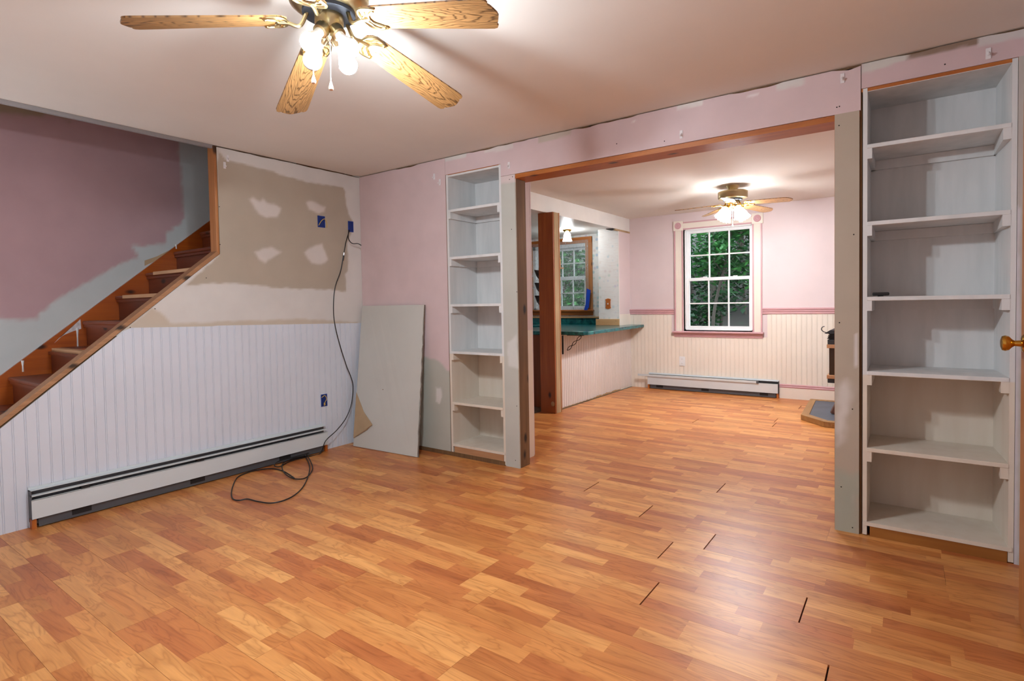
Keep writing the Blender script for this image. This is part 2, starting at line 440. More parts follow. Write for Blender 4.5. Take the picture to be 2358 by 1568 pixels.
for k in range(-20, 26):
    ya, yb = Y0+k*ROWS, Y0+(k+1)*ROWS
    ya, yb = max(ya, YBACK), min(yb, YB-.004)
    if yb-ya < .01: continue
    dining = ya > YD+.1
    xa, xb = (-3.02 if ya > 4.85 else -3.16, XR) if dining else (XL+.002, XR)
    if YD+.02 > ya > YD-.2 or (ya < YD+.1 < yb): xa = XL+.002
    jo = GAPX.get(k, -1.5+((k*.437) % 1)*BL)
    cuts = sorted([jo+i*BL for i in range(-5, 6) if xa+.05 < jo+i*BL < xb-.05])
    xs = [xa]+cuts+[xb]
    for i in range(len(xs)-1):
        g0 = .0026 if (k in GAPX and abs(xs[i]-jo) < 1e-6) else .0003
        g1 = .0026 if (k in GAPX and abs(xs[i+1]-jo) < 1e-6) else .0003
        obj('plank', make_plank(xs[i]+g0, xs[i+1]-g1, ya+.0004, yb-.0004), M['floor'], floor)
kf = obj('kitchen_floor', B().box(XKL, -3.0, 3.5, YB, -.03, -.004), M['kfloor'], floor)

# ================================================================== CEILINGS
ceil = struct('ceiling', 'pinkish white painted ceiling')
obj('ceiling_sheet', B().box(XL, XR+.1, YBACK-.1, YB+.1, H, H+.02), M['ceiling'], ceil)
obj('floor_above', B().box(XL, XR+.1, YBACK-.1, YB+.1, H+.02, H+.28), M['void'], ceil)
obj('kitchen_ceiling_sheet', B().box(XKL, XK-.12, 3.2, YB+.05, HK, HK+.2), M['whitetrim'], ceil)
tr = obj('trim_1', B().box(XL-.02, XL+.001, .0, 1.90, H-.022, H+.28), paint('grey_edge_trim', (150, 146, 146), .6), None)
tag(tr, 'grey edge board along the open side of the stairwell', kind='structure')

# ================================================================== LEFT WALL with its beadboard
def diag(y): return .555+.836*(y-.769)
def bead_top(y): return 1.045-.0247*(y-1.366)
YE = 1.928                                   # end of the full-height part
wl = struct('wall_left', 'left wall under the stairs, patched drywall above white beadboard')
nrm = Vector((0, -.836, 1)).normalized()
tanp = [(502, 336), (505, 352), (520, 367), (560, 378), (620, 392), (648, 402), (690, 414), (728, 424), (765, 428), (790, 432), (795, 442), (796, 470), (803, 492), (812, 512), (809, 540), (800, 560), (801, 580), (803, 600), (801, 622), (793, 630), (796, 652), (797, 672), (770, 668), (700, 665), (640, 662), (600, 657), (560, 654), (520, 653), (465, 655), (428, 656), (505, 588), (496, 500)]
p1 = [(574, 457), (580, 452), (595, 463), (604, 458), (614, 466), (630, 468), (649, 478), (646, 490), (640, 498), (612, 500), (600, 496), (586, 480)]
p2 = [(706, 466), (720, 464), (748, 476), (745, 486), (733, 492), (712, 484)]
p3 = [(587, 581), (605, 571), (622, 569), (646, 579), (630, 592), (612, 607), (597, 597)]
p4 = [(700, 580), (714, 570), (742, 562), (756, 598), (740, 608), (718, 606), (706, 590)]
cre = [(280, 760), (352, 708), (372, 722), (392, 743), (470, 744), (560, 738), (690, 734), (760, 738), (822, 742), (822, 760)]
sheet('drywall_panel', 0, XL, .05, YD+.01, 1.0, H-.004, MUD,
      [(pixpoly(tanp, 0, XL), TAN, .008, .010), (pixpoly(cre, 0, XL), (208, 194, 176), .01, .008)] +
      [(pixpoly(p, 0, XL), (222, 212, 204), .014, .010) for p in (p1, p2, p3, p4)], wl,
      cut=[(Vector((XL, .769, .555)), nrm), (Vector((XL, YE, 0)), Vector((0, -1, 0)))] if False else [],
      step=.012, jag=lambda u: .003+.004*abs(math.sin(u*9)+math.sin(u*23))*.5)
# (the sheet above is trimmed to the stair line below)
dp = wl.children[-1]
bm = bmesh.new(); bm.from_mesh(dp.data)
# keep y>YE, or below the stair line
geo = bm.faces[:]
bmesh.ops.bisect_plane(bm, geom=bm.verts[:]+bm.edges[:]+bm.faces[:], plane_co=(0, .769, .555), plane_no=nrm)
bmesh.ops.bisect_plane(bm, geom=bm.verts[:]+bm.edges[:]+bm.faces[:], plane_co=(0, YE, 0), plane_no=(0, 1, 0))
kill = [f for f in bm.faces if (lambda c: c.y < YE and c.z > diag(c.y))(f.calc_center_median())]
bmesh.ops.delete(bm, geom=kill, context='FACES'); bm.to_mesh(dp.data); bm.free()
# framing behind, with the wooden end stud and sloping cap that the photo shows
prof = [(.105, 0), (YD+.05, 0), (YD+.05, H), (YE+.002, H), (YE+.002, diag(YE)-.004), (.105, 0)][:-1]
obj('framing', B().prism(prof, 0, XL-.085, XL-.0125), M['oldwood'], wl)
obj('end_stud', B().box(XL-.088, XL-.004, YE-.018, YE+.001, diag(YE)-.02, H-.001), M['pine'], wl, bevel=.002)
cap = [(.11, .0), (.14, .0), (YE-.012, diag(YE-.012)-.002), (YE-.012, diag(YE-.012)+.03), (.075, .0)]
cap = [(.105, .006), (YE-.002, diag(YE-.002)+.001), (YE-.018, diag(YE-.018)+.034), (.075, .012)]
obj('sloping_cap', B().prism(cap, 0, XL-.09, XL-.002), M['piney'], wl, bevel=.002)
BW = .0518
def bead_profile():
    return [(0, .006), (.0405, .006), (.0415, .003), (.0425, .003), (.0440, .0065), (.0465, .0072), (.0490, .0065), (.0505, .003), (.0515, .003), (BW, .006)]
def bead(name, axis, u0, wallv, sgn, zb, topf, mat, parent):
    bm = bmesh.new(); lo, hi, bl, bh = [], [], [], []
    for u, d in bead_profile():
        def P(z, dd): return (wallv+sgn*dd, u0+u, z) if axis == 0 else (u0+u, wallv+sgn*dd, z)
        t = topf(u0+u); lo.append(bm.verts.new(P(zb, d))); hi.append(bm.verts.new(P(t, d)))
        bh.append(bm.verts.new(P(t, 0)))
    for i in range(len(lo)-1):
        bm.faces.new([lo[i], lo[i+1], hi[i+1], hi[i]]); bm.faces.new([hi[i], hi[i+1], bh[i+1], bh[i]])
    return obj(name, bm, mat, parent)
y = .873-14*BW
while y < YD-.02:
    if min(diag(y), 1) > .03:
        bead('bead_board', 0, y, XL, 1, 0, lambda u: max(.004, min(bead_top(u)+(.004 if u > 1.87 else 0), diag(u)-.004)), M['bead'], wl)
    y += BW
# far side of the stairwell and upper stairwell
ws = struct('wall_stair', 'dim stairwell wall, dusty pink above a bare grey white strip')
pk = [(-60, 150), (-60, 735), (0, 735), (82, 737), (88, 718), (106, 714), (115, 700), (160, 672), (200, 652), (240, 628), (270, 610), (318, 592), (303, 566), (330, 568), (352, 563), (382, 562), (384, 535), (396, 532), (398, 522), (414, 520), (420, 504), (426, 500), (420, 440), (417, 400), (410, 345), (408, 100)]
tn1 = [(-60, 150), (-60, 262), (0, 263), (98, 270), (108, 262), (150, 270), (160, 280), (165, 255), (120, 240)]
sheet('drywall_panel', 0, XS, -1.0, 4.2, 0., 4.3, GREYW, [(pixpoly(pk, 0, XS), (196, 160, 162), .010, .010), (pixpoly(tn1, 0, XS), (170, 150, 128), .02, .012)], ws, step=.02)
for nm, bx in (('stair_upper', (XL-.02, XL+.08, -1., 4.2, H+.02, 4.3)), ('stair_end', (XS, XL, 4.2, 4.3, 0, 4.3)), ('stair_foot', (XS, XL, -1.1, -1., 0, 4.3)), ('stair_top', (XS-.05, XL+.1, -1.1, 4.3, 4.3, 4.35))):
    tag(obj('wall_'+nm, B().box(*bx), M['pink']), 'pink painted '+nm.replace('_', ' ')+' of the stairwell', kind='structure')

# ================================================================== STAIRCASE
st = thing('staircase', 'worn dark stained pine stairs rising to the right behind the half wall', 'staircase', (XL-.45, .9, 0))
RUN, RISE = .2027, .1735
xs0, xs1 = XS+.001, XL-.086
for k in range(-3, 11):
    yn, zn = .993+RUN*k, .735+RISE*k
    zlow = zn-RISE if k > -3 else 0
    worn = k in (1, 3, 4)
    obj('riser', B().box(xs0+.02, xs1, yn+.024, yn+.042, zlow, zn-.026), M['stair'], st)
    if k == 1:      # broken tread: a board is missing behind the nosing
        obj('tread', B().box(xs0+.02, xs1, yn+.028, yn+.075, zn-.026, zn-.004), M['worn'], st)
        obj('tread', B().box(xs0+.34, xs1, yn+.155, yn+RUN+.03, zn-.026, zn), M['worn'], st)
        obj('tread', B().box(xs0+.02, xs0+.34, yn+.075, yn+RUN+.03, zn-.026, zn-.002), M['stair'], st)
    else:
        t = obj('tread', B().box(xs0+.02, xs1, yn, yn+RUN+.03, zn-.026, zn), M['stair'], st, bevel=.008)
        if worn: obj('bare_strip', B().box(xs0+.17, xs1-.02, yn-.004, yn+.05, zn-.020, zn+.003), M['worn'], t)
    obj('cove_molding', B().box(xs0+.02, xs1, yn+.010, yn+.024, zn-.044, zn-.026), M['stair'], st)
def skz(y): return .739+(1.888-.739)/(2.314-.961)*(y-.961)
sk = [(-.02, 0), (.30, 0), (2.9, skz(2.9)-.42), (2.9, skz(2.9)), (.1, max(.02, skz(.1)))]
obj('skirt_board', B().prism(sk, 0, XS+.0005, XS+.02), M['stairy'], st)
# split white paint and drips left along the skirt
for dx_, dy_, ln in ((178, 755, 45), (52, 830, 26), (405, 563, 10)):
    p = px(dx_, dy_, 0, XS+.021); q = px(dx_+1, dy_+ln, 0, XS+.021)
    obj('paint_drip', B().tube([p, (p+q)/2, q], [.008, .004, .005], 6), M['white'], st)
bl = pixpoly([(125, 790), (185, 735), (187, 757), (170, 762), (150, 770), (136, 778)], 0, XS+.02)
obj('chipped_paint', B().prism(bl, 0, XS+.0195, XS+.0215), paint('chipped_white', (206, 196, 196), .7, .25, 30), st)
bl = pixpoly([(333, 612), (333, 600), (362, 590), (398, 572), (360, 600)], 0, XS)
obj('torn_edge', B().prism(bl, 0, XS-.001, XS+.003), M['paper'], st)

# ================================================================== PARTITION
wm = struct('wall_middle', 'pink drywall partition with a wide cased opening between two built-in bookcases')
BKL = (-2.826, -2.312); BKR = (-.174, .372); ZO = 2.03; ZBK = 2.125
jagf = lambda u: .003+.008*max(0, math.sin(u*7.3)+.6*math.sin(u*17)+.4*math.sin(u*41))*.6+(.014*max(0, 1-abs(u+.23)/.07))+(.008*max(0, 1-abs(u+1.62)/.1))
lowtan = [(-3.9, -.1), (-3.9, .78), (-3.2, .76), (-2.95, .72), (-2.86, .66), (-2.80, .64), (-2.80, -.1)]
sheet('drywall_panel', 1, YD, XL+.002, BKL[0]-.006, .018, H-.003, PINK,
      [(lowtan, (190, 188, 176), .012, .01), (pixpoly([(1003, 893), (1016, 893), (1018, 915), (1012, 930), (1003, 922)], 1, YD), MUD, .006, .008),
       (pixpoly([(823, 395), (823, 700), (828, 700), (827, 415)], 1, YD), (206, 176, 176), .006, .004)], wm, side=-1, jag=jagf)
topm = [(-3.9+i*.2, 2.225+.014*math.sin(i*2.3)) for i in range(26)]
mudstrips = [([(a, H-.028-.01*((i*7) % 3)), (b, H-.030-.006*((i*5) % 3)), (b, H+.01), (a, H+.01)], c, .004, .006) for i, (a, b, c) in enumerate(
    ((-2.90, -2.62, MUD), (-2.45, -2.20, (226, 214, 208)), (-2.0, -1.75, (205, 190, 176)), (-1.06, -.92, (232, 224, 218)), (-.55, -.42, MUD), (-.18, .0, (214, 208, 200)), (0., .24, (150, 126, 108)), (.24, .40, (216, 208, 204))))]
sheet('drywall_panel', 1, YD, BKL[0]-.004, -.183, ZO+.008, H-.003, PINK,
      mudstrips + [(pixpoly([(1720, 222), (1735, 216), (1748, 217), (1735, 224)], 1, YD), (240, 228, 226), .004, .003), (pixpoly([(1446, 284), (1466, 275), (1462, 282)], 1, YD), (240, 228, 226), .003, .003)],
      wm, side=-1, jag=jagf)
hp = wm.children[-1]
# cut the bookcase notch out of the long header sheet
bm = bmesh.new(); bm.from_mesh(hp.data)
for xx in (BKL[0]-.0005, BKL[1]):
    bmesh.ops.bisect_plane(bm, geom=bm.verts[:]+bm.edges[:]+bm.faces[:], plane_co=(xx, 0, 0), plane_no=(1, 0, 0))
bmesh.ops.bisect_plane(bm, geom=bm.verts[:]+bm.edges[:]+bm.faces[:], plane_co=(0, 0, ZBK), plane_no=(0, 0, 1))
kill = [f for f in bm.faces if (lambda c: c.x < BKL[1] and c.z < ZBK)(f.calc_center_median())]
bmesh.ops.delete(bm, geom=kill, context='FACES'); bm.to_mesh(hp.data); bm.free()
sheet('drywall_panel', 1, YD, -.180, XR, ZBK+.012, H-.003, (214, 188, 188), mudstrips, wm, side=-1, jag=lambda u: .002+.005*max(0, math.sin(u*19+1)))  # pink darkened here to stand in for weaker light at the right end
sheet('drywall_panel', 1, YD, BKL[1]+.001, -2.192, .0, ZO+.006, (198, 196, 186),
      [([(-2.4, 1.985), (-2.4, 2.2), (-2.0, 2.2), (-2.0, 1.99)], (222, 204, 200), .006, .006), (pixpoly([(1168, 790), (1190, 770), (1196, 850), (1170, 840)], 1, YD), (218, 216, 210), .012, .01)], wm, side=-1)
sheet('drywall_panel', 1, YD, -.290, -.188, .0, ZO+.008, TAN,
      [(pixpoly([(1925, 900), (1955, 870), (1968, 900), (1950, 960), (1940, 1010), (1925, 1030)], 1, YD), (220, 212, 204), .025, .02),
       (pixpoly([(1960, 1120), (1968, 1120), (1962, 1190), (1950, 1188)], 1, YD), (220, 216, 210), .004, .006),
       (pixpoly([(1922, 1080), (1976, 1090), (1976, 1230), (1922, 1230)], 1, YD), (176, 178, 162), .03, .02),
       (pixpoly([(1968, 770), (1976, 765), (1972, 845), (1966, 842)], 1, YD), (222, 214, 210), .003, .003)], wm, side=-1)
# framing lumber
obj('header_beam', B().box(-2.315, -.186, YD+.004, YD+.16, ZO-.022, ZO+.006), M['pinex'], wm)
obj('header_beam', B().box(BKL[1], -.18, YD+.0125, YD+.16, ZO+.006, H), M['oldwood'], wm)
obj('header_beam', B().box(XL, BKL[1], YD+.0125, YD+.34, ZBK+.001, H), M['oldwood'], wm)
obj('header_beam', B().box(-.18, XR, YD+.0125, YD+.34, ZBK+.013, H), M['oldwood'], wm)
obj('stud', B().box(-2.315, -2.190, YD+.0125, YD+.125, 0, ZO-.022), M['oldwood'], wm, bevel=.003)
obj('stud', B().box(-.292, -.19, YD+.0125, YD+.33, 0, ZO-.022), M['pine'], wm)
obj('stud', B().box(-.188, -.178, YD+.012, YD+.09, 0, ZBK), M['oldwood'], wm)
obj('stud', B().box(XL, BKL[0]-.006, YD+.0125, YD+.12, .0, ZO), M['oldwood'], wm)
obj('stud', B().box(BKL[0]-.006, BKL[0]-.001, YD+.004, YD+.09, .03, ZBK), M['oldwood'], wm)
obj('sole_plate', B().box(XL, -2.32, YD-.004, YD+.1, .0, .03), M['oldwood'], wm)
obj('opening_lip', B().box(-.180, BKR[1]+.005, YD+.004, YD+.05, ZBK-.004, ZBK+.011), M['pinex'], wm)
obj('opening_lip', B().box(BKL[0], BKL[1], YD+.004, YD+.05, ZBK-.004, ZBK+.006), M['pinex'], wm)
# dining side of the bookcase boxes: pink drywall above, bead board below
obj('box_side', B().box(-2.302, -2.292, YD+.1255, 3.459, .95, H), M['pink'], wm)
obj('box_side', B().box(-2.302, -2.284, YD+.1255, 3.453, 0, .95), M['pinktrim'] if False else M['cream'], wm)
obj('box_back', B().box(XL, -2.300, YD+.345, YD+.357, 0, H), M['pink'], wm)
obj('box_back', B().box(-.29, XR, YD+.345, YD+.357, 0, H), M['pink'], wm)
scr = None
for sx, sy in ((1180, 407), (1173, 413), (1178, 528), (1190, 672), (1190, 935), (1187, 1060), (1932, 289), (1966, 540), (1933, 743), (1963, 942), (1937, 1121), (1963, 1215), (1927, 247), (1933, 245), (2176, 148), (1037, 1045), (1420, 331), (1530, 325)):
    p = px(sx, sy, 1, YD-.0005)
    if scr is None:
        scr = obj('screw', B().lathe([(.0032, -.002), (.0032, 0), (.001, .0008)], 8, Matrix.Rotation(PI/2, 4, 'X')), M['void'], wm, mtx=Matrix.Translation(p))
    else: inst(scr, 'screw', wm, mtx=Matrix.Translation(p))
s0 = None
for sx, sy in ((505, 476), (507, 563), (357, 711), (475, 640), (300, 754)):
    p = px(sx, sy, 0, XL+.0008)
    inst(scr, 'screw', wl, mtx=Matrix.Translation(p) @ Matrix.Rotation(PI/2, 4, 'Z'))

# ================================================================== BOOKCASES
def bookcase(label, x0, x1, ztop, shelves, zb, toe_mat, toe_z, taper=0):
    t = thing('built_in_bookcase', label, 'bookcase', ((x0+x1)/2, YD+.17, 0), 'built-in bookcases in the partition')
    yf, yb = YD+.002, YD+.325; w = .018
    obj('side_panel', B().box(x0, x0+w, yf, yb, .005, ztop-.002), M['white'], t)
    obj('side_panel', B().prism([(x1-w, yf), (x1, yf), (x1, yb), (x1-w-taper, yb)], 2, .005, ztop-.002), M['white'], t)
    obj('back_panel', B().box(x0+w, x1-w, yb, yb+.01, .005, ztop), M['white'], t)
    obj('top_panel', B().box(x0+w, x1-w, yf+.004, yb, ztop-.018, ztop-.002), M['white'], t)
    obj('bottom_panel', B().box(x0+w*.3, x1-w*.3, yf-.004, yb, zb-.018, zb), M['white'], t)
    obj('toe_board', B().box(x0+.03, x1-.02, yf-.001, yf+.017, toe_z[0], toe_z[1]), toe_mat, t)
    for z in shelves:
        s = obj('shelf', B().box(x0+w, x1-w, yf-.003, yb, z-.019, z), M['white'], t, bevel=.002)
        for a, b in ((x0+w, x0+w+.019), (x1-w-.019-taper*.4, x1-w)):
            obj('cleat', B().box(a, b, yf-.001, yb, z-.067, z-.019), M['white'], s)
        obj('cleat', B().box(x0+w, x1-w, yb-.018, yb, z-.067, z-.020), M['white'], s)
    return t
bookcase('narrow white built-in bookcase left of the wide opening', BKL[0], BKL[1], ZBK, (1.861, 1.508, 1.153, .798, .413), .094, M['ply'], (.03, .078))
bookcase('wide white built-in bookcase at the right edge by the door', BKR[0], BKR[1], ZBK+.012, (1.871, 1.508, 1.152, .797, .428), .068, M['toe'], (.0, .052), .02)
# small black charger on the third shelf
c0 = px(2028, 676, 1, YD+.03)
t = thing('power_adapter', 'small black adapter lying on a shelf of the wide bookcase', 'adapter', (c0[0], YD+.05, 1.152))
obj('case', B().box(c0[0]-.033, c0[0]+.033, YD+.02, YD+.08, 1.157, 1.172), M['black'], t, bevel=.004)
obj('foot', B().box(c0[0]-.012, c0[0]+.010, YD+.025, YD+.06, 1.152, 1.157), M['black'], t)

# ================================================================== RIGHT WALL, WALL BEHIND, DOOR
wr = struct('wall_right', 'pink right hand wall beside the wide bookcase')
wy0, wy1, wz0, wz1 = -1.75, -.35, .7, 2.05
for bx in ((YBACK, wy0, 0, H), (wy1, YB+.1, 0, H), (wy0, wy1, 0, wz0), (wy0, wy1, wz1, H)):
    obj('drywall_panel', B().box(XR, XR+.1, bx[0], bx[1], bx[2], bx[3]), M['pink'], wr)
wb = struct('wall_front', 'pink wall behind the viewer')
obj('drywall_panel', B().box(XL-.1, XR+.1, YBACK-.12, YBACK, 0, H), M['pink'], wb)
wf = struct('window_3', 'double window in the right wall behind the viewer')
ym = (wy0+wy1)/2
obj('frame', B().box(XR, XR+.1, wy0, wy0+.05, wz0, wz1).box(XR, XR+.1, wy1-.05, wy1, wz0, wz1).box(XR, XR+.1, wy0, wy1, wz0, wz0+.05).box(XR, XR+.1, wy0, wy1, wz1-.05, wz1).box(XR, XR+.1, ym-.03, ym+.03, wz0, wz1), M['vinyl'], wf)
obj('pane', B().box(XR+.05, XR+.054, wy0+.05, ym-.03, wz0+.05, wz1-.05), M['glass'], wf)
obj('pane', B().box(XR+.05, XR+.054, ym+.03, wy1-.05, wz0+.05, wz1-.05), M['glass'], wf)
sheet('drywall_panel', 1, YD, .3735, XR+.002, 0, 2.137, (196, 188, 180), [([(.36, -.1), (.36, 1.55), (.384, 1.5), (.384, -.1)], (214, 208, 210), .004, .006)], wm, side=-1, step=.006)
obj('outer_wall', B().box(XL-.1, XL, YBACK-.1, -.9, 0, H), M['pink'], wb)
d = struct('door_1', 'orange pine door swung back against the right wall')
obj('slab', B().box(.322, .357, 1.80, 2.585, .008, 2.0), M['pine'], d, bevel=.002)
kx = px(2340, 790, 1, 2.53)
M90 = Matrix.Rotation(-PI/2, 4, 'Y')
ko = obj('door_knob', B().lathe([(.030, 0), (.030, .004), (.024, .008), (.011, .010), (.0095, .026), (.014, .032), (.024, .040), (.027, .050), (.024, .058), (.012, .062)], 24, Matrix.Translation((.322, 2.515, kx[2])) @ M90), M['gold'], d, smooth=True)
tag(ko, 'polished brass door knob')

# ================================================================== DINING ROOM BACK WALL + WINDOW
wbk = struct('wall_back', 'pink dining room end wall above cream beadboard')
WX0, WX1, WZ0, WZ1 = -2.300, -1.494, .775, 2.045
for i, (a, b, z0, z1) in enumerate(((XK, WX0, 0, H), (WX1, XR+.1, 0, H), (WX0, WX1, 0, WZ0), (WX0, WX1, WZ1, H))):
    obj('wall_panel', B().box(a, b, YB, YB+.14, z0, z1), M['pink'], wbk)
x = XK+.002; RAILZ = .978
while x < XR-.05:
    if not (x+BW > -2.44 and x < -1.38):
        bead('bead_board', 1, x, YB, -1, 0, lambda u: RAILZ, M['cream'], wbk)
    else:
        bead('bead_board', 1, x, YB, -1, 0, lambda u: .70, M['cream'], wbk)
    x += BW
def rail(name, x0, x1):
    pr = [(YB, .975), (YB-.012, .975), (YB-.016, .985), (YB-.012, .993), (YB-.020, 1.005), (YB-.020, 1.02), (YB-.028, 1.028), (YB-.028, 1.04), (YB-.016, 1.044), (YB, 1.046)]
    return tag(obj(name, B().prism(pr, 0, x0, x1), M['pinktrim']), 'dusty rose chair rail moulding on the dining room end wall', kind='structure')
rail('trim_2', XK, -2.432); rail('trim_3', -1.388, XR)
bb = tag(obj('baseboard_back', B().box(-1.205, XR, YB-.018, YB-.0005, 0, .125), M['cream']), 'cream baseboard at the dining room end wall', kind='structure')
obj('cap_molding', B().prism([(YB, .125), (YB-.02, .125), (YB-.024, .135), (YB-.020, .148), (YB-.024, .156), (YB-.014, .165), (YB, .166)], 0, -1.205, XR), M['pinktrim'], bb)

w1 = struct('window_1', 'white double hung window with cream and rose fluted casing')
CA = .105
def fluted(name, x0, x1, z0, z1, vert):
    b_ = B().box(x0, x1, YB-.016, YB, z0, z1)
    c = obj(name, b_, M['cream'], w1)
    n = 6
    for k in range(n):
        if vert:
            a = x0+.022+(x1-x0-.044)*(k+.5)/n; obj('flute', B().box(a-.003, a+.003, YB-.0185, YB-.016, z0, z1), M['cream'], c)
        else:
            a = z0+.022+(z1-z0-.044)*(k+.5)/n; obj('flute', B().box(x0, x1, YB-.0185, YB-.016, a-.003, a+.003), M['cream'], c)
    for s in (0, 1):
        if vert:
            a = (x0, x0+.016) if s == 0 else (x1-.016, x1); obj('rose_bead', B().box(*a, YB-.024, YB-.016, z0, z1), M['pinktrim'], c)
        else:
            a = (z0, z0+.016) if s == 0 else (z1-.016, z1); obj('rose_bead', B().box(x0, x1, YB-.024, YB-.016, *a), M['pinktrim'], c)
fluted('casing', -2.428, -2.316, .755, 2.043, True); fluted('casing', -1.492, -1.385, .755, 2.043, True)
fluted('casing', -2.316, -1.492, 2.043, 2.140, False)
for xa, xb in ((-2.437, -2.312), (-1.496, -1.372)):
    r = obj('rosette_block', B().box(xa, xb, YB-.028, YB, 2.036, 2.158), M['cream'], w1, bevel=.003)
    Mx = Matrix.Translation(((xa+xb)/2, YB-.028, 2.097)) @ Matrix.Rotation(PI/2, 4, 'X')
    obj('rosette', B().lathe([(.042, 0), (.042, .003), (.038, .006), (.034, .003), (.026, .003), (.023, .006), (.018, .007), (.015, .003), (.009, .003), (.007, .006), (.002, .008)], 24, Mx), M['pinktrim'], r, smooth=True)
obj('sill', B().prism([(YB, .738), (YB-.05, .738), (YB-.056, .745), (YB-.056, .755), (YB-.05, .762), (YB, .762)], 0, -2.45, -1.37), M['pinktrim'], w1)
obj('apron', B().prism([(YB, .688), (YB-.014, .688), (YB-.014, .700), (YB-.022, .706), (YB-.022, .718), (YB-.030, .724), (YB-.030, .738), (YB, .738)], 0, -2.44, -1.38), M['pinktrim'], w1)
fr = obj('jamb_liner', B().box(WX0-.016, WX0+.012, YB, YB+.13, .762, 2.045).box(WX1-.012, WX1+.002, YB, YB+.13, .762, 2.045).box(WX0, WX1, YB, YB+.13, 2.030, 2.045).box(WX0, WX1, YB, YB+.13, .762, .785), M['vinyl'], w1)
def sash(parent, x0, x1, z0, z1, y0, cols, rows, st=.034, bot=.04, top=.034, mun=.016, lk=True):
    s = obj('sash', B().box(x0, x0+st, y0, y0+.03, z0, z1).box(x1-st, x1, y0, y0+.03, z0, z1).box(x0+st, x1-st, y0, y0+.03, z0, z0+bot).box(x0+st, x1-st, y0, y0+.03, z1-top, z1), M['vinyl'], parent)
    gx0, gx1, gz0, gz1 = x0+st, x1-st, z0+bot, z1-top
    for c in range(cols):
        for r in range(rows):
            a, b = gx0+(gx1-gx0)*c/cols, gx0+(gx1-gx0)*(c+1)/cols; e, f = gz0+(gz1-gz0)*r/rows, gz0+(gz1-gz0)*(r+1)/rows
            obj('pane', B().box(a, b, y0+.014, y0+.017, e, f), M['glass'], s)
    for c in range(1, cols):
        a = gx0+(gx1-gx0)*c/cols; obj('muntin', B().box(a-mun/2, a+mun/2, y0+.008, y0+.024, gz0, gz1), M['vinyl'], s)
    for r in range(1, rows):
        a = gz0+(gz1-gz0)*r/rows; obj('muntin', B().box(gx0, gx1, y0+.007, y0+.025, a-mun/2, a+mun/2), M['vinyl'], s)
    if lk:
        for q in (.27, .73):
            a = x0+(x1-x0)*q; obj('sash_lock', B().box(a-.04, a+.04, y0-.004, y0+.028, z1, z1+.007).box(a-.005, a+.045, y0+.002, y0+.012, z1+.007, z1+.016), M['vinyl'], s, bevel=.002)
    return s
ZM = 1.41
sash(w1, WX0+.012, WX1-.012, .785, ZM+.018, YB+.03, 3, 2)
sash(w1, WX0+.012, WX1-.012, ZM-.016, 2.03, YB+.065, 3, 2, lk=False)

# ================================================================== BASEBOARD HEATERS
def heater(label, ax, wallv, sg, a0, a1, zt, raised, damper):
    """ax: 0 = on a wall x=const, 1 = on a wall y=const; sg: direction out of the wall"""
    loc = (wallv+sg*.035, (a0+a1)/2, 0) if ax == 0 else ((a0+a1)/2, wallv+sg*.035, 0)
    t = thing('baseboard_heater', label, 'heater', loc, 'baseboard heaters')
    def bx(d0, d1, u0, u1, z0, z1):
        q = sorted((wallv+sg*d0, wallv+sg*d1))
        return (q[0], q[1], u0, u1, z0, z1) if ax == 0 else (u0, u1, q[0], q[1], z0, z1)
    e = .0075 if raised else .0075
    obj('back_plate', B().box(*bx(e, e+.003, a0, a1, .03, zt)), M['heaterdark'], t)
    obj('top_hood', B().box(*bx(e, .040, a0, a1, zt-.004, zt)).box(*bx(e, e+.006, a0, a1, zt-.002, zt+.012)), M['heater'], t)
    if raised:
        dm = obj('damper', B().box(*bx(.034, .060, a0, a1, zt-.030, zt-.024)), M['heater'], t)
        for q in (.13, .47, .83):
            u = a0+(a1-a0)*q; obj('damper_bracket', B().box(*bx(.03, .062, u-.02, u+.02, zt-.052, zt-.034)), M['finblack'], dm)
        obj('front_cover', B().box(*bx(.062, .066, a0, a1, .055, zt-.048)).box(*bx(.054, .066, a0, a1, zt-.050, zt-.047)), M['heater'], t)
    else:
        dm = obj('loose_damper', B().box(*bx(.058, .078, a0-.13, a1-.235, zt-.032, zt-.008)), M['heater'], t)
        obj('damper_end', B().box(*bx(.056, .080, a1-.235, a1-.21, zt-.034, zt-.004)), M['heaterdark'], dm)
        obj('front_cover', B().box(*bx(.062, .066, a0, a1-.005, .057, zt-.030)).box(*bx(.054, .066, a0, a1-.005, zt-.032, zt-.029)), M['heater'], t)
    obj('heating_element', B().box(*bx(.014, .052, a0+.02, a1-.02, .07, .13)), M['finblack'], t)
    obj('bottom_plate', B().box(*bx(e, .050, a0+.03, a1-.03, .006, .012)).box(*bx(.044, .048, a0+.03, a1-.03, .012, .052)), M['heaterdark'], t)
    for q in (.12, .46, .80) if raised else (.10, .47, .9):
        u = a0+(a1-a0)*q; obj('support_foot', B().box(*bx(.047, .051, u-.045, u+.045, .02, .05)), M['finblack'], t)
    for u in (a0, a1-.02): obj('end_block', B().box(*bx(.02, .056, u, u+.02, .0, .055)), M['rust'], t)
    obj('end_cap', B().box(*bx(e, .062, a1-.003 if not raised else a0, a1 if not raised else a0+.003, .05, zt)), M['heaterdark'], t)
heater('long white baseboard heater along the beadboard under the stairs', 0, XL, 1, .866, 2.70, .203, True, None)
heater('short white baseboard heater with loose top strip under the dining window', 1, YB, -1, -2.785, -1.208, .195, False, None)

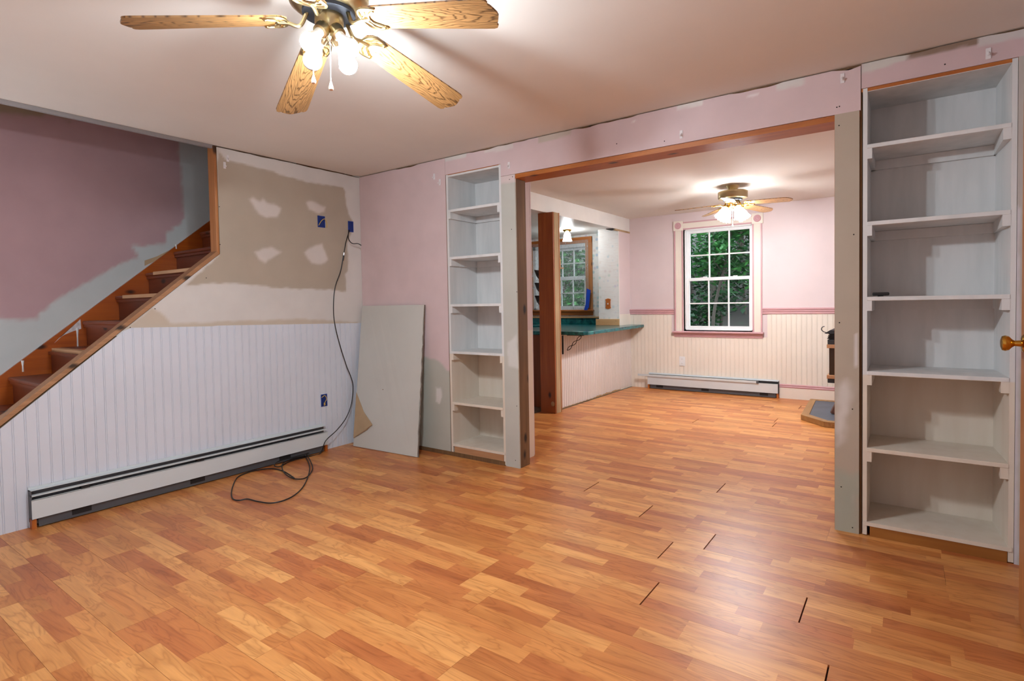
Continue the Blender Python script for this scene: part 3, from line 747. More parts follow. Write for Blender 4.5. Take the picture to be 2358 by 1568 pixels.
# ================================================================== ELECTRICAL BOXES, CABLES
def ebox(label, y0, y1, z0, z1, wires):
    t = thing('electrical_box', label, 'electrical box', (XL+.004, (y0+y1)/2, z0), 'open blue electrical boxes on the left wall')
    f = XL+.0022 if z0 > 1 else XL+.0085
    b_ = B().box(f-.001, f, y0+.003, y1-.003, z0+.003, z1-.003)
    obj('box_back', b_, plain('blue_box_inside', (12, 44, 118), .5), t)
    obj('box_rim', B().box(f-.001, f+.003, y0, y0+.004, z0, z1).box(f-.001, f+.003, y1-.004, y1, z0, z1).box(f-.001, f+.003, y0, y1, z0, z0+.004).box(f-.001, f+.003, y0, y1, z1-.004, z1), M['blue'], t)
    for w in wires: obj('wire', B().tube(smooth_path([(f+p[0], y0+p[1]*(y1-y0), z0+p[2]*(z1-z0)) for p in w], 6), .0028, 6), M['wire'], t, smooth=True)
ebox('blue electrical box with a looped bare wire high on the patched wall', 2.706, 2.772, 1.786, 1.877, [[(.002, .1, .15), (.018, .35, .55), (.026, .7, .72), (.02, 1.05, .45), (.012, 1.15, .02)]])
ebox('blue electrical box in the corner that the black cable comes out of', 3.000, 3.052, 1.776, 1.866, [])
ebox('blue electrical box with coiled wires low in the white beadboard', 2.686, 2.742, .352, .450, [[(.001, .1, .75), (.012, .5, .9), (.018, .7, .6), (.012, .5, .35), (.01, .55, .1)], [(.001, .6, .12), (.012, .35, .3), (.012, .35, .05)]])
YX = XL+.02
cb = [px(805, 530, 0, XL+.012), px(797, 556, 0, XL+.03), px(791, 588, 0, XL+.03), px(784, 625, 0, XL+.028), px(772, 660, 0, XL+.03), px(768, 700, 0, XL+.035), px(770, 740, 0, XL+.04), px(780, 785, 0, XL+.045), px(797, 840, 0, XL+.055), px(808, 868, 0, XL+.06), px(813, 890, 0, XL+.07), px(809, 930, 0, XL+.08), px(797, 962, 0, XL+.09), px(776, 990, 0, XL+.10), px(750, 1015, 0, XL+.11)]
fl = [(722, 1040), (700, 1050), (668, 1062), (645, 1074), (632, 1072), (634, 1060), (650, 1044), (678, 1036), (700, 1044), (714, 1060), (720, 1076), (716, 1088), (704, 1100), (686, 1103), (666, 1098), (652, 1084), (651, 1068), (662, 1054), (682, 1047), (700, 1050), (711, 1066), (713, 1082), (705, 1108), (690, 1130), (664, 1148), (628, 1158), (596, 1155), (570, 1149), (550, 1152), (537, 1149), (533, 1138), (536, 1120), (546, 1100), (562, 1088), (590, 1081), (626, 1079), (650, 1084), (668, 1094), (675, 1100)]
zf = [.006, .006, .008, .012, .022, .028, .03, .03, .028, .02, .014, .010, .008, .008, .010, .016, .02, .02, .018, .014, .012, .010] + [.006]*17
cable = thing('coaxial_cable', 'thin black cable hanging from the corner box and coiled on the floor', 'cable', (XL+.3, 2.5, 0))
def keepoff(p, zmin):
    p = Vector(p)
    if p.x < XL+.082 and p.z < .21 and p.y < 2.71: p = Vector(p)*1; p.x = XL+.082
    return p
pts = [Vector(p) for p in cb] + [keepoff(px(x, y_, 2, z), z) for (x, y_), z in zip(fl, zf)]
obj('jacket', B().tube(smooth_path(pts, 7), .0038, 7), M['black'], cable, smooth=True)
a, b_ = px(792, 582, 0, XL+.03), px(790, 600, 0, XL+.03)
obj('connector', B().tube([a, (a*2+b_)/3], .006, 10), plain('nickel_connector', (216, 216, 220), .2, 1), cable)
obj('connector_boot', B().tube([(a*2+b_)/3, b_], [.0065, .0045], 10), M['black'], cable)
p = pts[-1]; q = pts[-2]
obj('end_plug', B().tube([q*.3+p*.7, p, p+(p-q).normalized()*.02], .0062, 8), M['black'], cable)
stub = [px(803, 530, 0, XL+.012), px(802, 546, 0, XL+.04), px(806, 556, 0, XL+.06), px(813, 561, 0, XL+.08), px(824, 561, 0, XL+.10), px(832, 565, 0, XL+.12)]
tag(obj('cable_stub', B().tube(smooth_path(stub, 6), .0036, 7), M['black'], smooth=True), 'short black cable end curling out of the corner box', 'cable')
def outlet():
    x0, x1, z0, z1 = -2.378, -2.302, .315, .435
    t = thing('wall_outlet', 'white double outlet on the cream beadboard', 'outlet', ((x0+x1)/2, YB-.008, z0))
    obj('cover_plate', B().box(x0, x1, YB-.014, YB-.007, z0, z1), M['vinyl'], t, bevel=.003)
    for z in (.348, .402):
        s = obj('receptacle', B().lathe([(.017, 0), (.017, .003), (.015, .0035)], 16, Matrix.Translation((-2.34, YB-.014, z)) @ Matrix.Rotation(PI/2, 4, 'X')), M['vinyl'], t)
        for dx_ in (-.006, .006): obj('slot', B().box(-2.34+dx_-.001, -2.34+dx_+.001, YB-.0180, YB-.0174, z-.004, z+.006), M['void'], s)
outlet()

# ================================================================== LEANING DRYWALL SHEET
A = [Vector(v) for v in ((-3.705, 2.905, 0.003), (-3.010, 2.945, 0.003), (-3.062, 3.108, 1.153), (-3.795, 3.108, 1.153))]
nr = (A[1]-A[0]).cross(A[3]-A[0]).normalized()          # towards the room
if nr.y > 0: nr = -nr
def onp(x, y_, off_=0.):
    d_ = Vector(FW + RT*(x-1179)/FPX + UP*(CY-y_)/FPX); c_ = Vector(CAM)
    t_ = (A[0]+nr*off_-c_).dot(nr)/d_.dot(nr); return c_+d_*t_
pan = thing('drywall_sheet', 'grey sheet of drywall leaning against the pink wall in the corner', 'drywall sheet', (-3.37, 2.96, 0))
bm = bmesh.new()
hole = [onp(821, 903), onp(838, 948), onp(857, 976), onp(846, 990), onp(814, 1008)]
n_ = 26; front = []
for i in range(n_+1): front.append(A[0].lerp(A[1], i/n_))
for i in range(1, n_+1): front.append(A[1].lerp(A[2], i/n_) + (A[1]-A[0]).normalized()*R_.uniform(-.006, .004))
for i in range(1, n_+1): front.append(A[2].lerp(A[3], i/n_) + Vector((0, 0, .006*math.sin(i*.5)*0+R_.uniform(-.001, .001))))
for i in range(1, n_): front.append(A[3].lerp(A[0], i/n_))
f1 = [bm.verts.new(v) for v in front]; f2 = [bm.verts.new(v-nr*.0125) for v in front]
bm.faces.new(f1); bm.faces.new(f2[::-1])
for i in range(len(f1)): bm.faces.new([f1[i], f1[(i+1) % len(f1)], f2[(i+1) % len(f1)], f2[i]])
obj('board', bm, M['gyp'], pan)
bm = bmesh.new()
v1 = [bm.verts.new(v+nr*.0006) for v in hole]; v2 = [bm.verts.new(v+nr*.0022+(nr*.012 if i in (2, 3) else Vector())) for i, v in enumerate(hole)]
bm.faces.new(v2)
for i in range(5): bm.faces.new([v1[i], v1[(i+1) % 5], v2[(i+1) % 5], v2[i]])
obj('torn_flap', bm, M['paper'], pan)
obj('flap_fold', B().tube([onp(856, 977, .014), onp(840, 990, .012), onp(815, 1007, .004)], .006, 6), M['paper'], pan)
obj('broken_edge', B().tube(smooth_path([A[1].lerp(A[2], k/24)-nr*.008+(A[1]-A[0]).normalized()*(.004+R_.uniform(-.004, .005)) for k in range(25)], 2), .0045, 5), M['gypedge'], pan)
obj('nail_dimple', B().ball(onp(882, 897), .006, 8, (1, .5, 1)), M['oldwood'], pan)

# ================================================================== CLEAR WALL HOOKS
HK_ = None
def hook(sx, sy, ax, val, sg, label):
    global HK_
    p = px(sx, sy, ax, val)
    t = thing('adhesive_hook', label, 'hook', tuple(p), 'clear adhesive hooks left on the walls')
    R3 = Matrix.Rotation(0 if ax == 1 else PI/2, 4, 'Z')
    b1 = B().box(-.009, .009, -.003, 0, -.022, .024); b1.xf(Matrix.Translation(p) @ R3)
    obj('base_plate', b1, M['clear'], t, bevel=.004)
    b2 = B().tube(smooth_path([(0, -.003, .006), (0, -.010, -.004), (0, -.018, -.010), (0, -.022, -.004)], 4), .004, 6); b2.xf(Matrix.Translation(p) @ R3)
    obj('hook_arm', b2, M['clear'], t, smooth=True)
for a_ in ((1569, 310, 1, YD-.0005, -1, 'clear hook over the middle of the wide opening'), (1940, 181, 1, YD-.0005, -1, 'clear hook on the header above the right pier'),
           (2276, 124, 1, YD-.0005, -1, 'clear hook above the wide bookcase, nearest the right edge'), (1172, 381, 1, YD-.0005, -1, 'clear hook just above the pier between narrow bookcase and opening'),
           (1000, 407, 1, YD-.0005, -1, 'upper of two clear hooks on pink wall left of narrow bookcase'), (1013, 420, 1, YD-.0005, -1, 'lower of two clear hooks on pink wall left of narrow bookcase'),
           (524, 365, 0, XL+.0005, 1, 'upper of two clear hooks beside the stair stud'), (517, 381, 0, XL+.0005, 1, 'lower of two clear hooks beside the stair stud')): hook(*a_)

# ================================================================== CEILING FANS
def blade_outline(L0, L1, w0, w1, tip):
    n = 8; up = [(L0, w0*.55), (L0+.012, w0*.85), (L0+.03, w0)]
    up += [(L0+.03+(L1-.06-L0-.03)*k/n, w0+(w1-w0)*k/n) for k in range(1, n+1)]
    if tip == 'ogee': up += [(L1-.034, w1), (L1-.022, w1-.004), (L1-.016, w1-.014), (L1-.019, w1-.022), (L1-.012, w1-.030), (L1-.005, w1*.30), (L1, w1*.10)]
    else: up += [(L1-.040, w1*.94), (L1-.022, w1*.72), (L1-.008, w1*.40), (L1, w1*.12)]
    return up + [(x_, -y_) for x_, y_ in up[::-1]]
def fan(label, c, zc, prof_house, prof_switch, zroot, rroot, th, Rb, ztips, w0, w1, tip, pitch, brass, dark_z):
    t = thing('ceiling_fan', label, 'ceiling fan', (c[0], c[1], zc-.45), 'five-blade ceiling fans')
    T0 = Matrix.Translation((c[0], c[1], 0))
    obj('motor_housing', B().lathe(prof_house, 40, T0), M['brass'], t, smooth=True)
    obj('flywheel', B().lathe([(.085, dark_z-.012), (.088, dark_z-.01), (.088, dark_z+.004), (.05, dark_z+.006)], 32, T0), M['darkmetal'], t, smooth=True)
    obj('switch_housing', B().lathe(prof_switch, 32, T0), M['brass'], t, smooth=True)
    Lb = Rb-rroot; dat = None; bd = None
    for k in range(5):
        a = th+k*2*PI/5; droop = math.atan2(zroot-ztips[k], Lb)
        Mx = Matrix.Translation((c[0]+rroot*math.cos(a), c[1]+rroot*math.sin(a), zroot)) @ Matrix.Rotation(a, 4, 'Z') @ Matrix.Rotation(droop, 4, 'Y') @ Matrix.Rotation(pitch, 4, 'X')
        if dat is None:
            bl_ = obj('blade', B().prism(blade_outline(0, Lb, w0, w1, tip), 2, -.003, .003), M['oak'], t, mtx=Mx); dat = bl_
            b_ = B()
            z_ = -.006
            b_.tube(smooth_path([(-.075, 0, dark_z-zroot), (-.060, 0, dark_z-zroot-.030), (-.035, 0, -.018), (0, 0, -.008), (.03, 0, z_)], 5), [.007]*21, 8)
            for s in (1, -1):
                b_.tube(smooth_path([(.0, .004*s, z_), (.004, .03*s, z_), (.018, .048*s, z_), (.045, .052*s, z_), (.075, .046*s, z_)], 5), .0045, 6)
                b_.tube(smooth_path([(.03, 0, z_), (.036, .018*s, z_), (.052, .030*s, z_), (.075, .046*s, z_)], 5), .004, 6)
                b_.tube(smooth_path([(.006, .006*s, z_), (.022, .020*s, z_), (.028, .036*s, z_), (.045, .050*s, z_)], 4), .003, 6)
            b_.ball((.068, .040, z_-.003), .005, 8).ball((.068, -.040, z_-.003), .005, 8)
            bd = obj('blade_bracket', b_, brass, t, smooth=True, mtx=Mx)
        else:
            inst(dat, 'blade', t, mtx=Mx); inst(bd, 'blade_bracket', t, mtx=Mx)
    return t
F1 = (-1.621, 1.218)
prof1 = [(.118, H), (.122, H-.012), (.122, H-.020), (.132, H-.028), (.134, H-.055), (.128, H-.072), (.110, H-.086), (.088, H-.094), (.05, H-.096)]
sw1 = [(.047, 2.166), (.048, 2.160), (.048, 2.118), (.044, 2.112), (.040, 2.100), (.030, 2.090), (.018, 2.080), (.010, 2.068), (.004, 2.062)]
f1 = fan('oak blade ceiling fan with bare bulbs in the front room', F1, H, prof1, sw1, 2.118, .135, .27, .628, (2.036, 2.010, 1.992, 2.050, 2.03), .052, .066, 'ogee', math.radians(-11), M['brass'], 2.160)
cv = Vector((.80, -.60, 0)); rv = Vector((.60, .80, 0))
for i, (a_, b_) in enumerate(((-.058, .068), (.058, .060), (-.058, -.070), (.058, -.072))):
    d_ = rv*a_ + cv*b_; ctr = Vector((F1[0], F1[1], 0)) + d_ + Vector((0, 0, 2.026))
    root = Vector((F1[0], F1[1], 2.098)) + d_*.32; ax_ = (ctr-root).normalized()
    Mx = aim(root, ax_)
    Ln = (ctr-root).length
    s = obj('socket_cup', B().lathe([(.012, -.012), (.024, -.004), (.026, .006), (.024, .030), (.020, .032)], 20, Mx), M['brass'], f1, smooth=True)
    obj('socket_sleeve', B().lathe([(.016, .02), (.016, .046), (.012, .048)], 16, Mx), M['porcelain'], s, smooth=True)
    pr = [(.013, .036), (.014, .046), (.024, Ln-.020)] + [(.033*math.cos(q), Ln+.006+.033*math.sin(q)) for q in np.linspace(-.7, .05, 4)]
    bo = obj('light_bulb', B().lathe(pr, 20, Mx), M['bulboff'], f1, smooth=True)
    obj('bulb_dome', B().lathe([(.0331*math.cos(q), Ln+.006+.0331*math.sin(q)) for q in np.linspace(0., 1.5, 7)], 20, Mx), M['bulboff'] if i == 2 else M['bulb'], bo, smooth=True)
    if i == 2: tag(bo, 'unlit frosted bulb')
def chain(par, top, ln, knob):
    c_ = obj('pull_chain', B().tube([top, (top[0]+.001, top[1], top[2]-ln*.5), (top[0], top[1], top[2]-ln)], .0013, 6), M['porcelain'], par)
    obj('pull_knob', B().lathe([(.002, 0), (.003, -.004), (.0075, -.020), (.0075, -.028), (.004, -.031)], 12, Matrix.Translation((top[0], top[1], top[2]-ln))), M['knobwood'], c_, smooth=True)
e1 = px(762, 187, 1, F1[1]-.02); chain(f1, (e1[0], e1[1], 2.075), 2.075-e1[2], 0)
e2 = px(722, 172, 1, F1[1]-.05); chain(f1, (e2[0], e2[1], 2.085), 2.085-e2[2], 0)

F2 = (-1.383, 5.657)
prof2 = [(.062, H), (.062, H-.006), (.040, H-.040), (.036, H-.052), (.125, H-.056), (.136, H-.062), (.136, H-.118), (.130, H-.126), (.075, H-.132), (.05, H-.134)]
sw2 = [(.048, 2.124), (.050, 2.115), (.050, 2.055), (.042, 2.045), (.025, 2.035), (.012, 2.025), (.004, 2.01)]
f2 = fan('small brass ceiling fan with lit frosted shades in the dining room', F2, H, prof2, sw2, 2.075, .12, -.164, .547, (2.048, 2.044, 2.044, 2.040, 2.05), .046, .058, 'round', math.radians(-11), M['gold'], 2.122)
toc = (Vector((0, 0, 0))-Vector((F2[0], F2[1], 0))).normalized(); rgt = Vector((-toc.y, toc.x, 0))
if rgt.x < 0: rgt = -rgt
for i, ang in enumerate((35, 125, 215, 305)):
    d_ = toc*math.cos(math.radians(ang)) + rgt*math.sin(math.radians(ang))
    root = Vector((F2[0], F2[1], 2.045)) + d_*.066
    Mx = aim(root, d_*.66+Vector((0, 0, -1)))
    s = obj('socket_cup', B().lathe([(.010, -.02), (.022, -.008), (.026, .0), (.026, .016), (.022, .018)], 20, Mx), M['gold'], f2, smooth=True)
    def wv(j, a): return (.004*math.cos(a*12)*(j/7)**2, .004*math.cos(a*12)*(j/7)**2) if j < 8 else (0, 0)
    pr = [(.026, .010), (.030, .020), (.037, .040), (.042, .062), (.046, .085), (.051, .106), (.055, .118), (.057, .124), (.050, .118), (.03, .10)]
    g_ = obj('glass_shade', B().lathe(pr, 36, Mx, wv), M['shade2'], f2, smooth=True)
    obj('light_bulb', B().ball(Mx @ Vector((0, 0, .106)), .026, 14), M['bulb2'], g_, smooth=True)
e1 = px(1687, 522, 1, F2[1]-.05); chain(f2, (e1[0], e1[1], 2.03), 2.03-e1[2]-.03, 0)
e2 = px(1690, 508, 1, F2[1]-.02); chain(f2, (e2[0]+.006, e2[1], 2.03), 2.03-e2[2]-.03, 0)

# ================================================================== KITCHEN SIDE
wk = struct('wall_kitchen', 'short pink stub and white header between dining room and kitchen')
obj('header', B().box(XK-.14, XK, YD+.358, YB, 2.085, H), M['whitetrim'], wk)
obj('header_crack', B().box(XK-.10, XK-.004, 6.5, 6.95, 2.078, 2.085), M['void'], wk)
YST = 6.655
obj('stub_wall', B().box(XK-.10, XK, YST+.012, YB, .985, 2.085), M['pink'], wk)
obj('stub_wall', B().box(XK-.10, XK+.002, YST+.012, YB, 0, .985), M['cream'], wk)
obj('stub_lumber', B().box(XK-.02, XK+.006, YST-.1, YB, 2.062, 2.085), M['weather'], wk)
obj('wallpaper_chase', B().box(-3.335, XK-.001, YST, YB, .84, HK), M['wallpaper'], wk)
obj('corner_bead', B().box(XK-.006, XK+.001, YST-.003, YST+.012, .92, 2.085), M['whitetrim'], wk)
sp_ = thing('wooden_strip', 'bare maple strip along the counter below the sailboat wallpaper', 'wood strip', (-3.2, YST-.01, .842))
obj('board', B().box(-3.375, -3.04, YST-.018, YST, .842, .925), M['maple'], sp_, bevel=.002)
for q in ((-3.33, .9), (-3.09, .9), (-3.075, .9)): inst(scr, 'screw', sp_, mtx=Matrix.Translation((q[0], YST-.0185, q[1])))
# half wall with fine beadboard and a ragged foot
hw = struct('wall_half', 'pale beadboard half wall under the teal counter')
obj('core', B().box(XK-.09, XK, 5.085, YST+.02, 0, .80), M['maple'], hw)
bm = bmesh.new(); yy = 5.09; step_ = .0408; rows = []
while yy < YB-.004:
    for u, dd in ((0, .006), (.030, .006), (.0315, .003), (.034, .0068), (.037, .003), (.0385, .003)):
        if yy+u < YB-.002: rows.append((yy+u, dd))
    yy += step_
lo = []; hi = []
for y_, dd in rows:
    zb = .006+.008*abs(math.sin(y_*37)) + (.012*abs(math.sin(y_*91)) if y_ > 5.9 else 0)
    lo.append(bm.verts.new((XK+dd, y_, max(.004, zb)))); hi.append(bm.verts.new((XK+dd, y_, .80)))
for i in range(len(lo)-1): bm.faces.new([lo[i], lo[i+1], hi[i+1], hi[i]])
pbd = obj('beadboard_sheet', bm, paint('pinkish_white_beadboard', (226, 214, 208), .5, .03, 4), hw); pbd['kind'] = 'stuff'
obj('edge_gap', B().box(XK-.03, XK+.004, 5.018, 5.09, 0, .80), M['stair'], hw)
# post
po = thing('support_post', 'tall reddish pine post between dining room and kitchen', 'post', (-3.075, 4.985, 0))
obj('post_front_board', B().box(-3.143, -2.962, 4.893, 4.914, .0, 2.084), M['postred'], po, bevel=.003)
obj('post_core', B().box(-3.135, -2.960, 4.914, 5.012, .0, 2.084), M['weather'], po, bevel=.002)
obj('edge_strip', B().box(-2.972, -2.956, 5.002, 5.016, .0, 2.084), M['pine'], po)
obj('splinter_patch', B().ball((-2.995, 4.892, .10), .022, 8, (1, .25, 1.2)), M['weather'], po)
# cabinets + counters
kc = thing('kitchen_cabinet', 'cherry base cabinet below the counter behind the post', 'cabinet', (-3.6, 5.9, 0))
obj('body', B().box(-3.86, XK-.092, 5.14, 6.38, .09, .80), M['cab'], kc)
obj('end_panel', B().box(-3.88, XK-.095, 5.12, 5.14, .0, .80), M['cab'], kc)
for i in range(2):
    dr = obj('door', B().box(-3.88, -3.861, 5.17+i*.6, 5.74+i*.6, .12, .76), M['cab'], kc, bevel=.004)
    obj('knob', B().ball((-3.895, 5.68+i*.12, .66), .012, 8), M['gold'], dr)
obj('toe_kick', B().box(-3.80, XK-.1, 5.16, 6.36, 0, .09), M['void'], kc)
k2 = thing('kitchen_cabinet', 'cherry base cabinet run under the kitchen window', 'cabinet', (-4.5, 6.7, 0))
obj('body', B().box(XKL, -3.10, 6.40, YST-.0, 0, .80) if False else B().box(XKL, -3.34, 6.42, YB-.02, .09, .80), M['cab'], k2)
obj('toe_kick', B().box(XKL, -3.34, 6.5, YB-.02, 0, .09), M['void'], k2)
for i in range(3):
    dr = obj('door', B().box(-5.5+i*.56, -4.98+i*.56, 6.40, 6.419, .12, .76), M['cab'], k2, bevel=.004); obj('knob', B().ball((-5.05+i*.56, 6.388, .68), .012, 8), M['gold'], dr)
ct = thing('countertop', 'teal marble laminate counter jutting out past the post', 'countertop', (-3.3, 6.0, .80))
top = [(-3.90, 5.10), (-3.18, 5.10), (-3.18, 5.165), (-2.775, 5.165), (-2.735, 5.205), (-2.845, YB-.012), (-3.04, YB-.012), (-3.04, YST-.02), (-3.34, YST-.02), (-3.34, YB-.004), (XKL, YB-.004), (XKL, 6.39), (-3.90, 6.39)]
obj('slab', B().prism(top, 2, .802, .841), M['teal'], ct, bevel=.007)
obj('backsplash', B().box(XKL, -3.375, YB-.024, YB-.004, .841, .925), M['teal'], ct, bevel=.004)
br = thing('counter_bracket', 'black wrought iron scroll bracket under the counter by the post', 'bracket', (-2.99, 5.19, .62))
obj('back_strap', B().box(-2.998+0, -2.986, 5.100, 5.106+.01, .60, .80), M['iron'], br)
obj('top_strap', B().box(-2.99, -2.79, 5.195, 5.215, .794, .801), M['iron'], br)
for s in (1, -1):
    P = []
    for k in range(31):
        t_ = k/30; d_ = s*.014*math.sin(t_*3*PI); P.append((-2.985+.17*t_+d_*.7, 5.19+.012*t_, .635+.16*t_-d_*.7))
    obj('scroll_bar', B().tube(P, .0036, 6), M['iron'], br, smooth=True)
# window over the sink
wkb = struct('wall_kitchen_back', 'wallpapered kitchen wall around the pine framed window')
KX0, KX1, KZ0, KZ1 = -4.60, -3.705, 1.04, 1.99
for a, b_, z0, z1 in ((XKL, KX0, 0, HK), (KX1, -3.33, 0, HK), (KX0, KX1, 0, KZ0), (KX0, KX1, KZ1, HK)):
    obj('wall_panel', B().box(a, b_, YB, YB+.14, z0, z1), M['wallpaper'], wkb)
for nm, bx in (('wall_kitchen_left', (XKL-.1, XKL, 3.4, YB+.1, 0, HK)), ('wall_kitchen_front', (XKL, XL-.08, 3.4, 3.5, 0, HK))):
    tag(obj(nm, B().box(*bx), M['wallpaper']), 'wallpapered side wall of the kitchen', kind='structure')
w2 = struct('window_2', 'kitchen window in an orange pine casing')
obj('casing', B().box(KX1, KX1+.105, YB-.022, YB, .99, 2.055), M['pine'], w2, bevel=.003)
obj('casing', B().box(KX0-.105, KX0, YB-.022, YB, .99, 2.055), M['pine'], w2, bevel=.003)
obj('casing', B().box(KX0-.105, KX1+.105, YB-.024, YB, KZ1, 2.075), M['pinex'], w2, bevel=.003)
obj('sill', B().box(KX0-.12, KX1+.12, YB-.060, YB, 1.022, 1.044), M['pinex'], w2, bevel=.004)
obj('apron', B().box(KX0-.105, KX1+.105, YB-.024, YB, .965, 1.022), M['pinex'], w2, bevel=.003)
obj('ledge', B().box(XKL, -3.345, YB-.040, YB, .925, .948), M['maple'], w2, bevel=.003)
obj('jamb_liner', B().box(KX0, KX0+.045, YB-.0, YB+.13, KZ0, KZ1).box(KX1-.012, KX1, YB, YB+.13, KZ0, KZ1).box(KX0, KX1, YB, YB+.13, KZ1-.05, KZ1).box(KX0, KX1, YB, YB+.13, KZ0, KZ0+.03), M['vinyl'], w2)
sash(w2, KX0+.045, KX1-.012, KZ0+.03, 1.51, YB+.03, 4, 2, bot=.03, lk=False)
sash(w2, KX0+.045, KX1-.012, 1.49, KZ1-.05, YB+.065, 4, 2, lk=False)
fm = bmesh.new(); nx, nz = 30, 34; rr = []
for j in range(nz+1):
    row = []
    for i in range(nx+1):
        u, v = i/nx, j/nz
        dpt = .010*math.sin(u*21+v*6)+.008*math.sin(v*26+u*9)+.006*math.sin(u*50-v*31)
        row.append(fm.verts.new((KX0-.06+(KX1-KX0+.12)*u, YB-.040+dpt*min(1, 6*min(u, 1-u), 6*min(v, 1-v)), 1.046+.985*v)))
    rr.append(row)
for j in range(nz):
    for i in range(nx): fm.faces.new([rr[j][i], rr[j][i+1], rr[j+1][i+1], rr[j+1][i]])
tag(obj('plastic_sheet', fm, M['film'], smooth=True), 'clear wrinkled plastic sheet taped over the kitchen window', 'plastic sheet')
tp = pixpoly([(1348, 708), (1356, 709), (1360, 668), (1351, 664)], 1, YB-.06)
tp2 = pixpoly([(1345, 714), (1353, 714), (1355, 702), (1348, 702)], 1, YB-.06)
tt = thing('masking_tape', 'strip of blue masking tape hanging at the kitchen window casing', 'tape', (tp[0][0], YB-.06, tp[0][1]))
obj('strip', B().prism(tp, 1, YB-.0605, YB-.059), M['tape'], tt); obj('tail', B().prism(tp2, 1, YB-.063, YB-.0606), M['tape'], tt)
# wooden switch plate
sx0, sx1, sz0, sz1 = -3.236, -3.160, 1.055, 1.195
swp = thing('switch_plate', 'scalloped wooden switch plate on the sailboat wallpaper', 'switch plate', ((sx0+sx1)/2, YST-.004, sz0))
mx_, mz = (sx0+sx1)/2, (sz0+sz1)/2
ol = [(sx0, sz0+.014), (sx0+.012, sz0+.006), (mx_-.014, sz0+.005), (mx_, sz0), (mx_+.014, sz0+.005), (sx1-.012, sz0+.006), (sx1, sz0+.014), (sx1-.006, sz0+.035), (sx1-.006, sz1-.035), (sx1, sz1-.014), (sx1-.012, sz1-.006), (mx_+.014, sz1-.005), (mx_, sz1), (mx_-.014, sz1-.005), (sx0+.012, sz1-.006), (sx0, sz1-.014), (sx0+.006, sz1-.035), (sx0+.006, sz0+.035)]
obj('plate', B().prism(ol, 1, YST-.009, YST), M['rust'], swp)
obj('toggle', B().box(mx_-.005, mx_+.005, YST-.019, YST-.009, mz-.010, mz+.010), M['vinyl'], swp)
# letter rack and key box on the kitchen side of the post
lr = thing('letter_rack', 'dark three tier rack sticking out on the kitchen side of the post', 'rack', (-3.215, 5.05, 1.12))
obj('back_board', B().box(-3.148, -3.1435, 4.90, 5.10, 1.10, 1.52), M['cab'], lr)
for z in (1.435, 1.30, 1.165):
    pf = [(x_+.034, z_) for x_, z_ in [(-3.182, z-.03), (-3.205, z+.00), (-3.228, z+.04), (-3.236, z+.078), (-3.230, z+.082), (-3.182, z+.095)]]
    tr_ = obj('tray', B().prism([(x_+.034, z_) for x_, z_ in [(-3.182, z-.035), (-3.21, z-.005), (-3.238, z+.062), (-3.233, z+.066), (-3.206, z+.005), (-3.182, z-.02)]], 1, 4.90, 5.10), plain('espresso_plastic', (44, 30, 28), .4), lr)
    obj('tray_side', B().prism(pf, 1, 5.09, 5.095), plain('mauve_tray', (150, 128, 130), .6), tr_)
kb = thing('key_box', 'small wooden wall box on the kitchen side of the post', 'box', (-2.99, 5.2, 1.5))
obj('side', B().prism([(-3.16, 1.52), (-2.958, 1.52), (-2.958, 1.60), (-2.975, 1.66), (-2.99, 1.69), (-3.16, 1.69)], 1, 5.018, 5.035), M['hearthwood'], kb)
obj('bottom', B().box(-3.16, -2.955, 5.018, 5.09, 1.508, 1.52), M['hearthwood'], kb)
# flush light and pine strips on the kitchen ceiling
P3 = px(1306, 529, 2, HK)
pl = thing('ceiling_light', 'brass flush light with white bell shade on the kitchen ceiling', 'ceiling light', (P3[0], P3[1], HK-.2))
T3 = Matrix.Translation((P3[0], P3[1], 0))
obj('canopy', B().lathe([(.058, HK), (.058, HK-.006), (.050, HK-.016), (.034, HK-.028), (.018, HK-.036)], 28, T3), M['gold'], pl, smooth=True)
obj('glass_shade', B().lathe([(.020, HK-.034), (.034, HK-.044), (.042, HK-.058), (.048, HK-.10), (.056, HK-.135), (.062, HK-.148), (.055, HK-.146), (.02, HK-.14)], 28, T3), M['shade3'], pl, smooth=True)
tag(obj('trim_4', B().box(-4.86, -4.80, 3.6, YB-.03, HK-.03, HK), M['piney']), 'pine strip along the kitchen ceiling', kind='structure')

# ================================================================== HEARTH AND STOVE
hp_ = [(-.862, 6.79), (-.818, 5.82), (-.60, 5.585), (.16, 5.585), (.37, 5.82), (.37, 6.79)]
hi_ = [(-.800, 6.73), (-.752, 5.865), (-.575, 5.655), (.13, 5.655), (.31, 5.85), (.31, 6.73)]
hr = thing('hearth_pad', 'slate hearth pad with an oak frame on the floor by the pier', 'hearth pad', (-.25, 6.2, 0))
for i in range(6):
    a, b_, c_, d_ = hp_[i], hp_[(i+1) % 6], hi_[(i+1) % 6], hi_[i]
    obj('frame_board', B().prism([a, b_, c_, d_], 2, .001, .052), M['hearthwood'], hr, bevel=.004)
obj('slate', B().prism(hi_, 2, .001, .046), M['slate'], hr)
sv = thing('wood_stove', 'black cast iron stove with tan bands, mostly hidden by the pier', 'stove', (-.35, 6.2, .05))
x0 = px(1910, 820, 1, 6.15)[0]
obj('firebox', B().box(x0+.012, x0+.55, 6.0, 6.45, .40, .70), plain('stove_glass', (54, 40, 30), .15), sv)
obj('base_frame', B().box(x0, x0+.57, 5.99, 6.46, .345, .40), M['castiron'], sv, bevel=.004)
obj('upper_frame', B().box(x0, x0+.57, 5.99, 6.46, .70, .755), M['castiron'], sv, bevel=.004)
for z in (.385, .675): obj('band', B().box(x0-.006, x0+.58, 5.984, 6.466, z, z+.035), M['ply'], sv, bevel=.003)
